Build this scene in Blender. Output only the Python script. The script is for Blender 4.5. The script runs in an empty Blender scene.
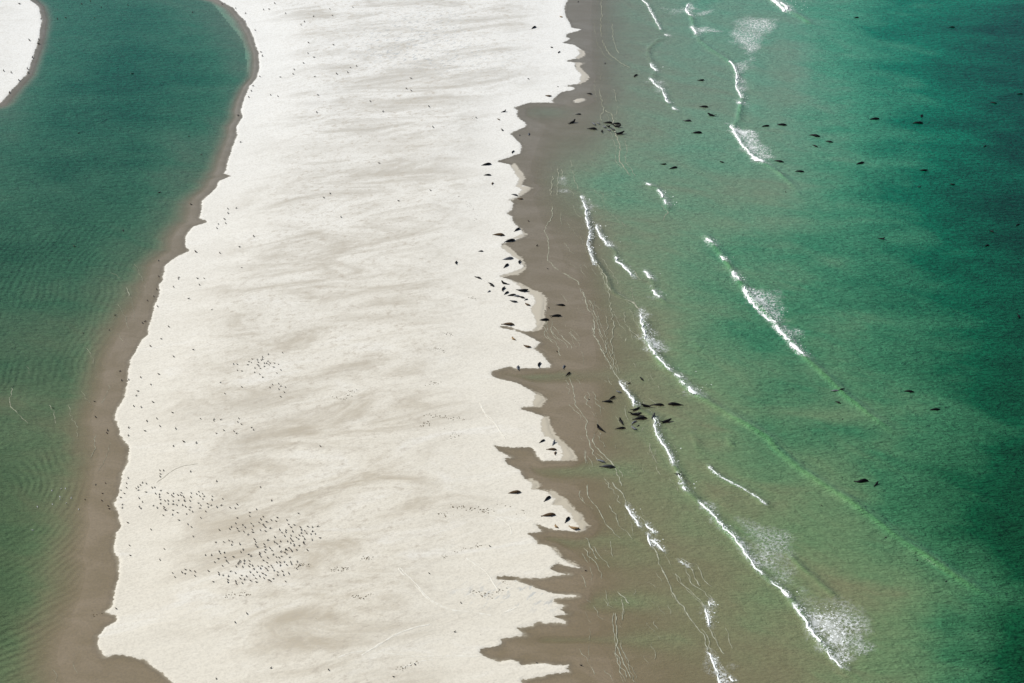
import bpy, bmesh, math, random
import numpy as np
from mathutils import Vector
random.seed(7)
rng = np.random.default_rng(7)
sc = bpy.context.scene
R = math.radians

# ------------------------------------------------------------------ camera
F, PITCH, HGT = 1600.0, R(32.0), 188.0          # focal length in pixels, downward pitch, flying height
CP, SP = math.cos(PITCH), math.sin(PITCH)
cd = bpy.data.cameras.new("camera")
cam = bpy.data.objects.new("camera", cd)
sc.collection.objects.link(cam)
cam.location = (0, 0, HGT)
cam.rotation_euler = (math.pi / 2 - PITCH, 0, 0)
cd.sensor_width = 36.0
cd.lens = F / 1024 * 36.0
cd.clip_start = 1.0
cd.clip_end = 30000
sc.camera = cam

# ------------------------------------------------------------------ light
SUN_EL, SUN_AZ = R(46), R(-72)                  # azimuth measured from +Y towards +X: from the far left
world = bpy.data.worlds.new("World")
sc.world = world
world.use_nodes = True
wn = world.node_tree.nodes
bg = wn["Background"]
sky = wn.new("ShaderNodeTexSky")
sky.sky_type = 'NISHITA'
sky.sun_disc = False
sky.sun_elevation = SUN_EL
sky.sun_rotation = SUN_AZ
sky.altitude = 100
world.node_tree.links.new(sky.outputs[0], bg.inputs[0])
bg.inputs[1].default_value = 0.06
sl = bpy.data.lights.new("sun", 'SUN')
sl.energy = 4.6
sl.angle = R(0.5)
sl.color = (1.0, 0.965, 0.90)
sun = bpy.data.objects.new("sun", sl)
sc.collection.objects.link(sun)
sdir = Vector((math.sin(SUN_AZ) * math.cos(SUN_EL), math.cos(SUN_AZ) * math.cos(SUN_EL), math.sin(SUN_EL)))
sun.rotation_euler = sdir.to_track_quat('Z', 'Y').to_euler()
sun.location = sdir * 500
vs = sc.view_settings
vs.view_transform = 'Standard'
vs.look = 'None'
vs.exposure = 0.12
vs.gamma = 1.0
try:
    vs.use_curve_mapping = False
except Exception:
    pass

# ------------------------------------------------------------------ helpers
def px2w(x, y, z=0.0):
    """A point of the ground: the place (X, Y) on the plane at height z that a picture position shows."""
    v = (y - 341.5) / F
    u = (x - 512.0) / F
    d = (HGT - z) / (SP + v * CP)
    return (u * d, d * (CP - v * SP))

def w2px(X, Y, z=0.0):
    h = HGT - z
    d = Y * CP + h * SP
    up = Y * SP - h * CP
    return 512 + F * X / d, 341.5 - F * up / d

def pxl(pts):
    return np.array([px2w(*p) for p in pts], float)

def z4(s, x0, y0, k):
    """Read a list of numbers measured on a k-fold enlargement whose corner is (x0, y0)."""
    a = np.array([float(t) for t in s.replace(',', ' ').split()]).reshape(-1, 2)
    return [(x0 + p[0] / k, y0 + p[1] / k) for p in a]

def smooth(a, b, x):
    t = np.clip((x - a) / (b - a), 0, 1)
    return t * t * (3 - 2 * t)

def pdist(P, line):
    """Distance of points P to a polyline; also signed side and the position along it (0..1)."""
    best = np.full(len(P), 1e18)
    side = np.zeros(len(P))
    par = np.zeros(len(P))
    seg = np.linalg.norm(line[1:] - line[:-1], axis=1)
    cum = np.concatenate([[0], np.cumsum(seg)])
    for i in range(len(line) - 1):
        a, b = line[i], line[i + 1]
        d = b - a
        L2 = max(d @ d, 1e-9)
        px, py = P[:, 0] - a[0], P[:, 1] - a[1]
        t = np.clip((px * d[0] + py * d[1]) / L2, 0, 1)
        ex, ey = px - t * d[0], py - t * d[1]
        q = ex * ex + ey * ey
        m = q < best
        best[m] = q[m]
        side[m] = (d[0] * py - d[1] * px)[m]     # positive on the seaward side of a line drawn towards the camera
        par[m] = ((cum[i] + t * seg[i]) / cum[-1])[m]
    return np.sqrt(best), np.sign(side), par

def inside(P, poly):
    c = np.zeros(len(P), bool)
    n = len(poly)
    for i in range(n):
        a, b = poly[i], poly[(i + 1) % n]
        if a[1] == b[1]:
            continue
        m = (a[1] > P[:, 1]) != (b[1] > P[:, 1])
        xs = a[0] + (P[:, 1] - a[1]) * (b[0] - a[0]) / (b[1] - a[1])
        c ^= m & (P[:, 0] < xs)
    return c

_lat = rng.random((256, 256))
def vnoise(x, y):
    xi, yi = np.floor(x).astype(int), np.floor(y).astype(int)
    fx, fy = x - xi, y - yi
    fx, fy = fx * fx * (3 - 2 * fx), fy * fy * (3 - 2 * fy)
    g = lambda i, j: _lat[i & 255, j & 255]
    return (g(xi, yi) * (1 - fx) + g(xi + 1, yi) * fx) * (1 - fy) + (g(xi, yi + 1) * (1 - fx) + g(xi + 1, yi + 1) * fx) * fy

def fbm(x, y, o=4):
    s, a, t = 0, .5, 0
    for k in range(o):
        s = s + a * vnoise(x * 2 ** k + 17 * k, y * 2 ** k + 31 * k)
        t += a
        a *= .5
    return s / t

# ------------------------------------------------------------------ outlines read from the place
EDGE_R = [(567.8,0),(564.6,6.3),(565.4,17.2),(569.3,22),(571.7,28.2),(583.4,29.8),(574,32.1),(567,34.5),(565.4,37.6),(571,39.2),(563,43.1),(574,45.5),(581.9,50.2),(582.7,54.9),(577.2,58.8),(563,61.4),(581.9,63.5),(574,65.8),(580.3,70.5),(588.2,76.8),(585,81.5),(577.2,84.6),(560.7,86.2),(574,87.8),(574,90.1),(561.5,92.5),(556.8,96.4),(551.3,101.1),(554.4,103.4),(531.7,102.7),(523.9,105),
(513.7,107.8),(517.6,111),(516.8,117.2),(526.2,123.5),(525.5,127.4),(509,133.7),(514.5,137.6),(521.5,145.5),(520.8,153.3),(505.9,158.8),(497.2,161.9),(509.8,165),(517.6,172.1),(523.9,178.4),(523.9,181.5),(519.2,184.6),(530.9,187.8),(525.5,192.5),(517.6,198),(510,200.5),(513.7,204),(511.3,211),(505.9,213.3),(512,217.2),(513.7,223.5),(519.2,228.2),(526.2,235.3),(517.6,240),(502,243.9),(501.2,245.5),(511.3,251.7),(520.8,258.8),(525.5,267.4),(517.6,272.9),(499.6,276.8),(508.2,279.2),(522.3,285.4),(528.6,290.9),(541.1,294),(545,300.5),(542.7,313.5),(542.7,324.5),(534.9,331.5),(523.9,331.5),(511.3,327.6),(499.6,326.4),(500.2,328.2),(514.5,330.8),(528.6,336.2),(541,343.3),(533.3,348.8),(542.7,355.8),(550.5,365.2),(549,367.6),(517.6,369.6),(511.3,366.8),(491,371.5),(491,375.4),(497.2,379.3),(516,382.5),(530.2,390.3),(541,397),(544.3,400.2),(538,406.5),(521.5,407.5),(521.9,410),(531.7,412.7),(547.4,418.2),(549,426),(550.5,432.3),(554.5,438.6),(567.8,448),(574,457.4),(569.3,460.5),(542.7,461.3),(536.4,454.3),(531.7,448.8),(511.3,448),(494.9,446.4),(500.4,452.7),(512.9,458.2),(504.3,459),(508.2,465.2),(519.2,470),(525.5,479.3),(538,484.8),(534.1,489.5),
(549,492.5),(562.3,499.6),(553.7,504.3),(567.8,505.9),(574,512.1),(580.3,514.5),(582.7,518.4),(580.3,521.5),(587.4,525.5),(585,531),(574,532.5),(552,530.2),(534.9,523.9),(542.7,531.7),(528.6,534.5),(533.3,538),(538,544.3),(552,548.2),(558.4,553.7),(561.5,557.6),(571,563.9),(584.2,569.3),(569.3,567.8),(558.4,563.9),(550.5,569.3),(556.8,572.5),(571,574.8),(552,577.2),(534.9,579.5),(512,576.8),(496.5,577.2),(498,580.2),(516,580.7),(534.9,587.8),(553.7,594),(578.7,596.7),(553.7,599.2),(551.3,603),(565.4,606.6),(559.7,609.7),(569.3,614.4),(555.2,616.8),(566.2,622.2),(564.6,623.8),(544.3,623.5),(538,622.2),(531.7,625.8),(516,628.5),(526.2,635.6),(500.4,639.5),(502.7,643.4),(497.2,648),(483.1,648.9),(479.5,652.3),(483.9,656.7),(500.4,662.7),(510.6,659.9),(519.2,662.2),(521.5,665.7),(538,664.6),(545.8,663.5),(549,665),(569.3,665.3),(567,669.3),(569.3,672.4),(531.7,678.7),(522.3,679.5),(521,683),(543,694),(560,715),(545,760)]
EDGE_L = z4("870 0 930 30 975 80 1010 140 1023 180", 0, 0, 4) + z4("10 210 14 270 5 310", 256, 0, 4) + z4("1000 345 975 400 965 440 970 470 945 510 950 545 930 590 910 650 905 683", 0, 0, 4) \
 + z4("895 10 925 22 880 40 865 70 810 120 800 190 835 205 770 225 740 270 740 305 760 320 705 345 660 380 650 440 635 455 640 480 620 540 605 590 590 635 595 655 565 683", 0, 171, 4) \
 + z4("520 75 510 150 500 220 470 270 460 295 470 330 480 370 515 420 515 480 490 520 475 600 460 650 470 683", 0, 342, 4) \
 + z4("485 60 465 85 455 150 480 200 475 260 455 340 450 380 425 402 470 415 465 440 425 460 390 500 390 540 420 580 490 575 590 595 600 615 640 640 695 683", 0, 512, 4) + [(196, 705), (215, 760)]
BANK = z4("120 0 155 30 167 80 160 140 130 240 105 300 50 360 0 415", 0, 0, 4)

WR, WL = pxl(EDGE_R), pxl(EDGE_L)
far_r = [(9.0 + 40, 900.0), (60, 2600)]
far_l = [(-260, 640.0), (-420, 900), (-700, 2600)]
near_r, near_l = [(0, 100.0), (-20, -500)], [(-55, 100.0), (-110, -500)]
far_r = [(WR[0][0] + 6, 560.0)] + far_r
far_l = [(-140, 545.0), (-190, 585.0)] + far_l
R_line = np.array(far_r[::-1] + list(map(tuple, WR)) + near_r)
L_line = np.array(far_l[::-1] + list(map(tuple, WL)) + near_l)
MAIN = np.concatenate([R_line, L_line[::-1]])
WB = pxl(BANK)
B_line = np.array([(-380, 2000.0), (-300, 760), (-215, 600), (-180, 545)] + list(map(tuple, WB)) + [(-220, 395.0), (-330, 360), (-800, 330)])
BANKP = np.concatenate([B_line, np.array([(-1500, 330.0), (-1500, 2000.0)])])
ISLE = pxl([(572.8,101.5),(577,99.3),(584,99),(585.5,100.3),(581,102.3),(576,103.2)])
ISLE_C = np.concatenate([ISLE, ISLE[:1]])

# damp pale-brown tongues at the tips of the dry sand
DAMP = [[(577,49),(584,51),(585,56),(578,60),(575,58),(580.5,54)], [(573,62),(585,63),(580,66),(582,70),(590,77),(587,82),(578,85),(580,80),(581,75),(576,70)],
 [(515,163),(520,170),(526,178),(522,186),(533,188),(524,194),(512,201),(508,201),(519,196),(522,190),(515,187),(519,180),(514,172),(510,166)],
 [(505,241),(518,239),(528,235),(521,229),(522,234),(516,238)], [(501,247),(509,254),(519,261),(523,268),(515,272),(499,276),(501,278),(519,275),(528,268),(522,258),(512,250),(504,244)],
 [(507,280),(517,284),(523,290),(533,296),(536,302),(530,311),(533,316),(537,327),(533,332),(541,330),(545,324),(545,312),(548,300),(542,292),(530,289),(521,283)],
 [(530,389),(535,394),(534,401),(534,407),(540,408),(547,400),(541,395)], [(544,416),(541,424),(543,432),(546,437),(553,440),(560,447),(563,452),(562,462),(576,461),(577,456),(569,446),(556,436),(551,426),(549,417)],
 [(527,480),(533,485),(531,490),(538,489),(542,485),(531,478)], [(543,490),(551,495),(556,500),(551,505),(562,507),(567,512),(572,516),(573,521),(578,526),(580,533),(590,527),(585,518),(577,511),(566,500),(552,490)],
 [(552,549),(556,554),(559,558),(563,560),(561,554),(555,548)], [(560,558),(571,565),(586,570),(575,563),(566,559)]]
DAMPW = [pxl(d) for d in DAMP]

# how green the water is: rows of the map below are picture rows, columns every 64 px
GY = [0, 85, 170, 255, 340, 425, 510, 595, 683]
GT = np.array([
 [.30,.55,.62,.50,.20, 0,0,0,0, 0,.24,.42,.42,.55,.72,.84,.93],
 [.35,.66,.74,.66,.40, 0,0,0,0, 0,.24,.30,.40,.52,.72,.86,.97],
 [.56,.66,.64,.42,.10, 0,0,0,0,.16,.30,.40,.38,.52,.68,.84,.96],
 [.66,.62,.44,.16,0, 0,0,0,0,.05,.28,.42,.50,.58,.68,.80,.93],
 [.52,.40,.08,0,0, 0,0,0,0, 0,.18,.42,.50,.50,.60,.72,.86],
 [.36,.32,.04,0,0, 0,0,0,0, 0,.20,.28,.48,.50,.56,.66,.80],
 [.44,.26,.03,0,0, 0,0,0,0,.05,.18,.25,.30,.37,.58,.69,.82],
 [.42,.18,.01,0,0, 0,0,0,0,.02,.12,.17,.29,.25,.32,.58,.78],
 [.32,.09,.0,0,0, 0,0,0,0, 0,.07,.12,.17,.26,.38,.54,.80]])
POOLS = [(545,376,60,7,.16),(575,470,55,9,.16),(560,541,60,8,.15),(610,602,50,9,.15),(545,112,30,8,.12),(600,182,45,20,.14),(560,640,70,4,.10),(610,560,40,8,.06),(655,640,40,10,.1),(10,400,34,12,-.12),(790,70,22,40,-.10),(770,195,60,14,-.10),(735,225,45,10,-.10),(690,150,30,20,.05),(615,200,35,22,.10),(700,265,40,22,.08),(745,330,40,25,.06),(770,400,40,12,.06),(840,415,60,8,-.08),(15,240,60,12,.05)]

def green(px, py):
    px = np.clip(px, 0, 1023.99)
    py = np.clip(py, 0, 682.9)
    gx = px / 64
    gy = np.interp(py, GY, np.arange(9))
    xi, yi = np.minimum(gx.astype(int), 15), np.minimum(gy.astype(int), 7)
    fx, fy = gx - xi, gy - yi
    fx, fy = fx * fx * (3 - 2 * fx) * .6 + fx * .4, fy * fy * (3 - 2 * fy) * .6 + fy * .4
    g = (GT[yi, xi] * (1 - fx) + GT[yi, xi + 1] * fx) * (1 - fy) + (GT[yi + 1, xi] * (1 - fx) + GT[yi + 1, xi + 1] * fx) * fy
    for x, y, rx, ry, a in POOLS:
        g = g + a * np.exp(-(((px - x) / rx) ** 2 + ((py - y) / ry) ** 2))
    return np.clip(g, 0, 1)

# swell lines: points, crest height, half width
SWELLS = [
 ([(697,228),(712,245),(722,258),(731,271),(742,287),(752,300),(765,313),(775,325),(790,343),(803,357),(815,368),(830,382),(845,397),(868,415),(890,430),(905,440)], .55, 1.0),
 ([(640,310),(642,322),(645,340),(652,352),(660,364),(670,373),(678,378),(683,386),(693,394),(702,400),(715,408),(730,417),(745,425),(757,432),(768,440),(775,450),(790,463),(800,471),(815,481),(830,490),(850,503),(870,517),(890,533),(910,548),(930,560),(950,575),(975,590),(1000,602),(1024,612)], .5, 1.2),
 ([(619.6,381.6),(627.4,394),(633,403),(637,409),(654,418.4),(655,430),(660.3,442.7),(669,455),(672.9,465.4),(677.6,474),(684,490),(688.6,494.7),(698.8,503.3),(707.4,511),(715.2,519.8),(725.4,531.5),(734,539.4),(741.9,549.6),(748.2,560.5),(756,570.7),(762.3,576.2),(771.7,584),(781.9,590.3),(787,597.6),(794.3,606),(803.9,620),(811,634.6),(825.3,650),(834.9,663.2),(843.2,669.2),(858.8,680),(875,695)], .42, .8),
 ([(705,463),(710.5,470.5),(716.8,476),(727.8,482.3),(741.9,489.3),(756.8,498.7),(765.4,505),(772,510)], .3, .7),
 ([(786,552),(800,568),(812,578),(825,590),(838,600)], .28, .8),
 ([(688.6,4.7),(687,12.5),(692,20),(693.3,28.2),(696.4,35.3),(699.6,41.5),(710.5,50),(724.6,58.8),(732.5,65.8),(736.4,73.7),(737.2,87.8),(741.9,97),(740.3,103.4),(737,120),(732.5,125.9),(734.8,133.7),(741.9,145.5),(752.8,157.2),(762.3,163.5),(771.7,168.2),(781,176),(789,183),(796.7,192.5),(812,207)], .38, .8),
 ([(766,-4),(778,4),(789,12),(799,17),(812,26)], .5, 1.2),
 ([(640,180.7),(649.4,185.4),(657.2,189.3),(662,197),(666,203.4),(668,212)], .28, .7),
 ([(643,268),(646.3,273),(651,279),(652,286),(654,292.5),(658.8,298),(668,306)], .28, .7),
 ([(642,0),(647,4.7),(653.3,17.2),(659.6,29.8),(666,35.3)], .2, .6),
 ([(666,35.3),(655.7,40.8),(647.8,48.6),(647,54),(651.8,64.3),(655.7,71.3),(649.4,79),(660.4,87.8),(667.4,103.5),(673.7,109.4),(682,118)], .22, .7),
 ([(582,198),(587,222),(590,232),(588,245),(592,258),(598,266),(607,280),(608.5,287.8),(613,293),(622,298),(635,305),(640,311)], .18, .6),
 ([(597,225),(600,235),(607,245),(615,252),(616,261),(625,268),(632,277),(641,281)], .2, .6),
 ([(692,340),(700,350)], .2, .8), ([(690,432),(694,440),(698,452)], .22, .8), ([(726,436),(731,448)], .2, .8),
]
SWELLS_W = [(pxl(p), a, w) for p, a, w in SWELLS]

def swell_height(P):
    z = np.zeros(len(P))
    for line, a, w in SWELLS_W:
        lo, hi = line.min(0) - 8, line.max(0) + 8
        m = (P[:, 0] > lo[0]) & (P[:, 0] < hi[0]) & (P[:, 1] > lo[1]) & (P[:, 1] < hi[1])
        if not m.any():
            continue
        d, s, t = pdist(P[m], line)
        sx = np.where(s > 0, d / (w * 1.1), d / (w * .62))
        tap = smooth(0, .08, t) * smooth(1, .86, t)
        wob = .65 + .7 * vnoise(P[m][:, 0] * .25 + 3, P[m][:, 1] * .25)
        z[m] += a * tap * wob * np.exp(-sx * sx) - .25 * a * tap * np.exp(-((s * d - w * 3.2) / (w * 1.6)) ** 2)
    return z

def fields(P):
    """Everything about the ground at points P: height, distance inside the dry sand, damp mask, greenness."""
    dm = np.minimum(pdist(P, R_line)[0], pdist(P, L_line)[0])
    sd = np.where(inside(P, MAIN), dm, -dm)
    db, _, _ = pdist(P, B_line)
    sb = np.where(inside(P, BANKP), db, -db)
    di, _, _ = pdist(P, ISLE_C)
    si = np.where(inside(P, ISLE), di, -di)
    sd = np.maximum(np.maximum(sd, sb), si)
    damp = np.full(len(P), -9.0)
    for poly in DAMPW + [ISLE]:
        c = np.concatenate([poly, poly[:1]])
        lo, hi = poly.min(0) - 6, poly.max(0) + 6
        m = (P[:, 0] > lo[0]) & (P[:, 0] < hi[0]) & (P[:, 1] > lo[1]) & (P[:, 1] < hi[1])
        if m.any():
            d = pdist(P[m], c)[0]
            damp[m] = np.maximum(damp[m], np.where(inside(P[m], poly), d, -d))
    dep = np.clip(P[:, 1], 150, 700) * CP + HGT * SP
    px = 512 + F * P[:, 0] / dep
    py = 341.5 - F * (np.clip(P[:, 1], 150, 700) * SP - HGT * CP) / dep
    g = green(px, py)
    side_l = px < 330
    g = g * smooth(.6, np.where(side_l, np.interp(py, [60, 200, 330, 460], [4.5, 8.5, 12.5, 15.0]), 3.5), -sd)
    n = fbm(P[:, 0] * .05, P[:, 1] * .12)
    g = np.clip(g * (1 + .35 * (n - .5)) , 0, 1)
    zw = .10 - 2.2 * g
    zd = .12 * smooth(-.25, .45, sd) + .55 * smooth(0, 22, sd) + smooth(2, 20, sd) * .5 * (fbm(P[:, 0] * .03 + P[:, 1] * .01, P[:, 1] * .06) - .5)
    return zw * smooth(.3, -.3, sd) + (.10 + zd) * smooth(-.3, .3, sd), sd, damp, g

def ground_at(X, Y):
    return float(fields(np.array([[X, Y]]))[0][0])

def surf_at(P):
    """Height of whatever is on top: ground or water."""
    P = np.asarray(P, float).reshape(-1, 2)
    return np.maximum(fields(P)[0], swell_height(P))

# ------------------------------------------------------------------ materials
class NT:
    def __init__(s, name):
        s.m = bpy.data.materials.new(name)
        s.m.use_nodes = True
        s.t = s.m.node_tree
        s.t.nodes.clear()
        s.out = s.t.nodes.new("ShaderNodeOutputMaterial")
    def n(s, typ, _props=None, **inp):
        nd = s.t.nodes.new("ShaderNode" + typ)
        for k, v in (_props or {}).items():
            setattr(nd, k, v)
        for k, v in inp.items():
            key = int(k[1:]) if k[0] == 'i' and k[1:].isdigit() else k.replace('_', ' ')
            sock = nd.inputs[key]
            if isinstance(v, bpy.types.NodeSocket):
                s.t.links.new(v, sock)
            else:
                sock.default_value = v
        return nd
    def math(s, op, a, b=0.0, c=0.0, clamp=False):
        return s.n("Math", {"operation": op, "use_clamp": clamp}, i0=a, i1=b, i2=c).outputs[0]
    def mix(s, f, a, b):
        nd = s.t.nodes.new("ShaderNodeMix")
        nd.data_type = 'RGBA'
        for i, v in ((0, f), (6, a), (7, b)):
            if isinstance(v, bpy.types.NodeSocket):
                s.t.links.new(v, nd.inputs[i])
            else:
                nd.inputs[i].default_value = v if i == 0 else (*v, 1) if len(v) == 3 else v
        return nd.outputs[2]
    def mr(s, v, a, b, c=0.0, d=1.0, sm=True):
        return s.n("MapRange", {"interpolation_type": 'SMOOTHSTEP' if sm else 'LINEAR'}, Value=v, From_Min=a, From_Max=b, To_Min=c, To_Max=d).outputs[0]
    def attr(s, name):
        return s.n("Attribute", {"attribute_name": name}).outputs["Fac"]
    def co(s, scale, rot=0.0, loc=(0, 0, 0)):
        tc = s.n("TexCoord").outputs["Object"]
        a = s.n("Mapping", None, Vector=tc, Rotation=(0, 0, rot)).outputs[0]
        return s.n("Mapping", None, Vector=a, Scale=scale, Location=loc).outputs[0]
    def noise(s, vec, scale=1.0, detail=3.0, rough=.55, dist=0.0):
        return s.n("TexNoise", None, Vector=vec, Scale=scale, Detail=detail, Roughness=rough, Distortion=dist).outputs[0]
    def done(s, sh):
        s.t.links.new(sh, s.out.inputs[0])
        return s.m

def sand_material():
    t = NT("sand")
    sd, damp, nearness, churn = t.attr("sd"), t.attr("damp"), t.attr("near"), t.attr("churn")
    jag = t.noise(t.co((.9, 1.3, 1)), 1.0, 4, .65)
    jag2 = t.noise(t.co((.22, .22, 1)), 1.0, 2, .5)
    off = t.math('ADD', t.math('MULTIPLY_ADD', jag, 1.3, -.65), t.math('MULTIPLY_ADD', jag2, .8, -.4))
    dry_m = t.mr(t.math('ADD', sd, off), -.10, .14)
    dmp_m = t.mr(t.math('ADD', damp, t.math('MULTIPLY', off, 1.5)), -.25, .35)
    # dry sand
    base = t.mix(nearness, (.730, .735, .715), (.650, .618, .535))  # bluish white far, cream near: distance haze put into the sand colour
    streak = t.noise(t.co((.032, .10, 1), R(-16)), 1.0, 8, .68, .9)
    streak2 = t.noise(t.co((.11, .36, 1), R(-16)), 1.0, 6, .72, .6)
    blot = t.noise(t.co((.018, .042, 1), R(-12)), 1.0, 7, .66, .5)
    inner = t.mr(sd, 3.0, 24.0)
    f1 = t.math('MULTIPLY', t.mr(streak, .43, .68), t.math('MULTIPLY_ADD', inner, .90, .12))
    c = t.mix(f1, base, t.mix(nearness, (.485, .475, .44), (.42, .375, .295)))
    f2 = t.math('MULTIPLY', t.mr(streak2, .52, .78), t.math('MULTIPLY_ADD', inner, .60, .08))
    c = t.mix(f2, c, (.44, .405, .34))
    f3 = t.math('MULTIPLY', t.mr(blot, .50, .72), t.math('MULTIPLY', inner, .36))
    c = t.mix(f3, c, (.47, .445, .39))
    c = t.mix(t.math('MULTIPLY', inner, .10), c, t.mix(nearness, (.50, .495, .465), (.45, .41, .33)))
    whit = t.math('MULTIPLY', t.mr(streak, .46, .30), .4)
    c = t.mix(whit, c, (.74, .735, .70))
    grain = t.noise(t.co((2.2, 2.2, 1)), 1.0, 3, .75)
    c = t.mix(t.mr(grain, .42, .66), c, t.mix(.68, (.40, .375, .325), c))
    ch = t.math('MULTIPLY', churn, t.mr(t.noise(t.co((1.5, .55, 1), R(35)), 1.0, 2, .5), .56, .66))
    c = t.mix(t.math('MULTIPLY', ch, .55), c, (.33, .36, .38))
    # wet sand
    w = t.mix(nearness, (.172, .161, .133), (.190, .152, .093))  # greyer far, browner near: distance haze again put into the colour
    wn_ = t.noise(t.co((.10, .20, 1), R(12)), 1.0, 4, .6, .8)
    w = t.mix(t.mr(wn_, .35, .7), w, t.mix(nearness, (.205, .195, .170), (.226, .182, .122)))
    w = t.mix(t.mr(grain, .35, .75, 0, .35), w, (.09, .08, .062))
    col = t.mix(dmp_m, w, t.mix(nearness, (.45, .425, .37), (.44, .40, .315)))
    dark_rim = t.math('MULTIPLY', t.mr(t.math('ADD', sd, off), -1.3, -.1), .35)
    col = t.mix(t.math('MULTIPLY', dark_rim, t.math('SUBTRACT', 1.0, dmp_m)), col, (.085, .075, .058))
    halo = t.math('MULTIPLY', t.mr(t.math('ADD', sd, off), -.75, .05), t.mr(jag2, .38, .6, .15, .6))
    col = t.mix(t.math('MULTIPLY', halo, t.math('SUBTRACT', 1.0, dmp_m)), col, t.mix(nearness, (.33, .31, .265), (.34, .30, .22)))
    dryness = t.math('MULTIPLY', dry_m, t.math('SUBTRACT', 1.0, dmp_m))
    col = t.mix(dryness, col, c)
    mott = t.noise(t.co((.55, .75, 1), R(-25)), 1.0, 4, .75)
    col = t.mix(t.math('MULTIPLY', t.mr(mott, .50, .72), t.math('MULTIPLY', dryness, t.math('MULTIPLY_ADD', inner, .62, .10))), col, (.40, .36, .30))
    h1 = t.noise(t.co((.55, 1.5, 1), R(-20)), 1.0, 4, .6, .5)
    h = t.math('ADD', t.math('MULTIPLY', h1, .22), t.math('MULTIPLY', grain, .05))
    h = t.math('ADD', h, t.math('MULTIPLY', streak2, .35))
    bump = t.n("Bump", None, Strength=t.math('MULTIPLY_ADD', dryness, .42, .10), Distance=.6, Height=h).outputs[0]
    rough = t.math('MULTIPLY_ADD', t.math('MAXIMUM', dryness, dmp_m), .45, .40)
    spec = t.math('MULTIPLY_ADD', dryness, -.35, .45)
    p = t.n("BsdfPrincipled", None, Base_Color=col, Roughness=rough, Specular_IOR_Level=spec, Normal=bump)
    return t.done(p.outputs[0])

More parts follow.
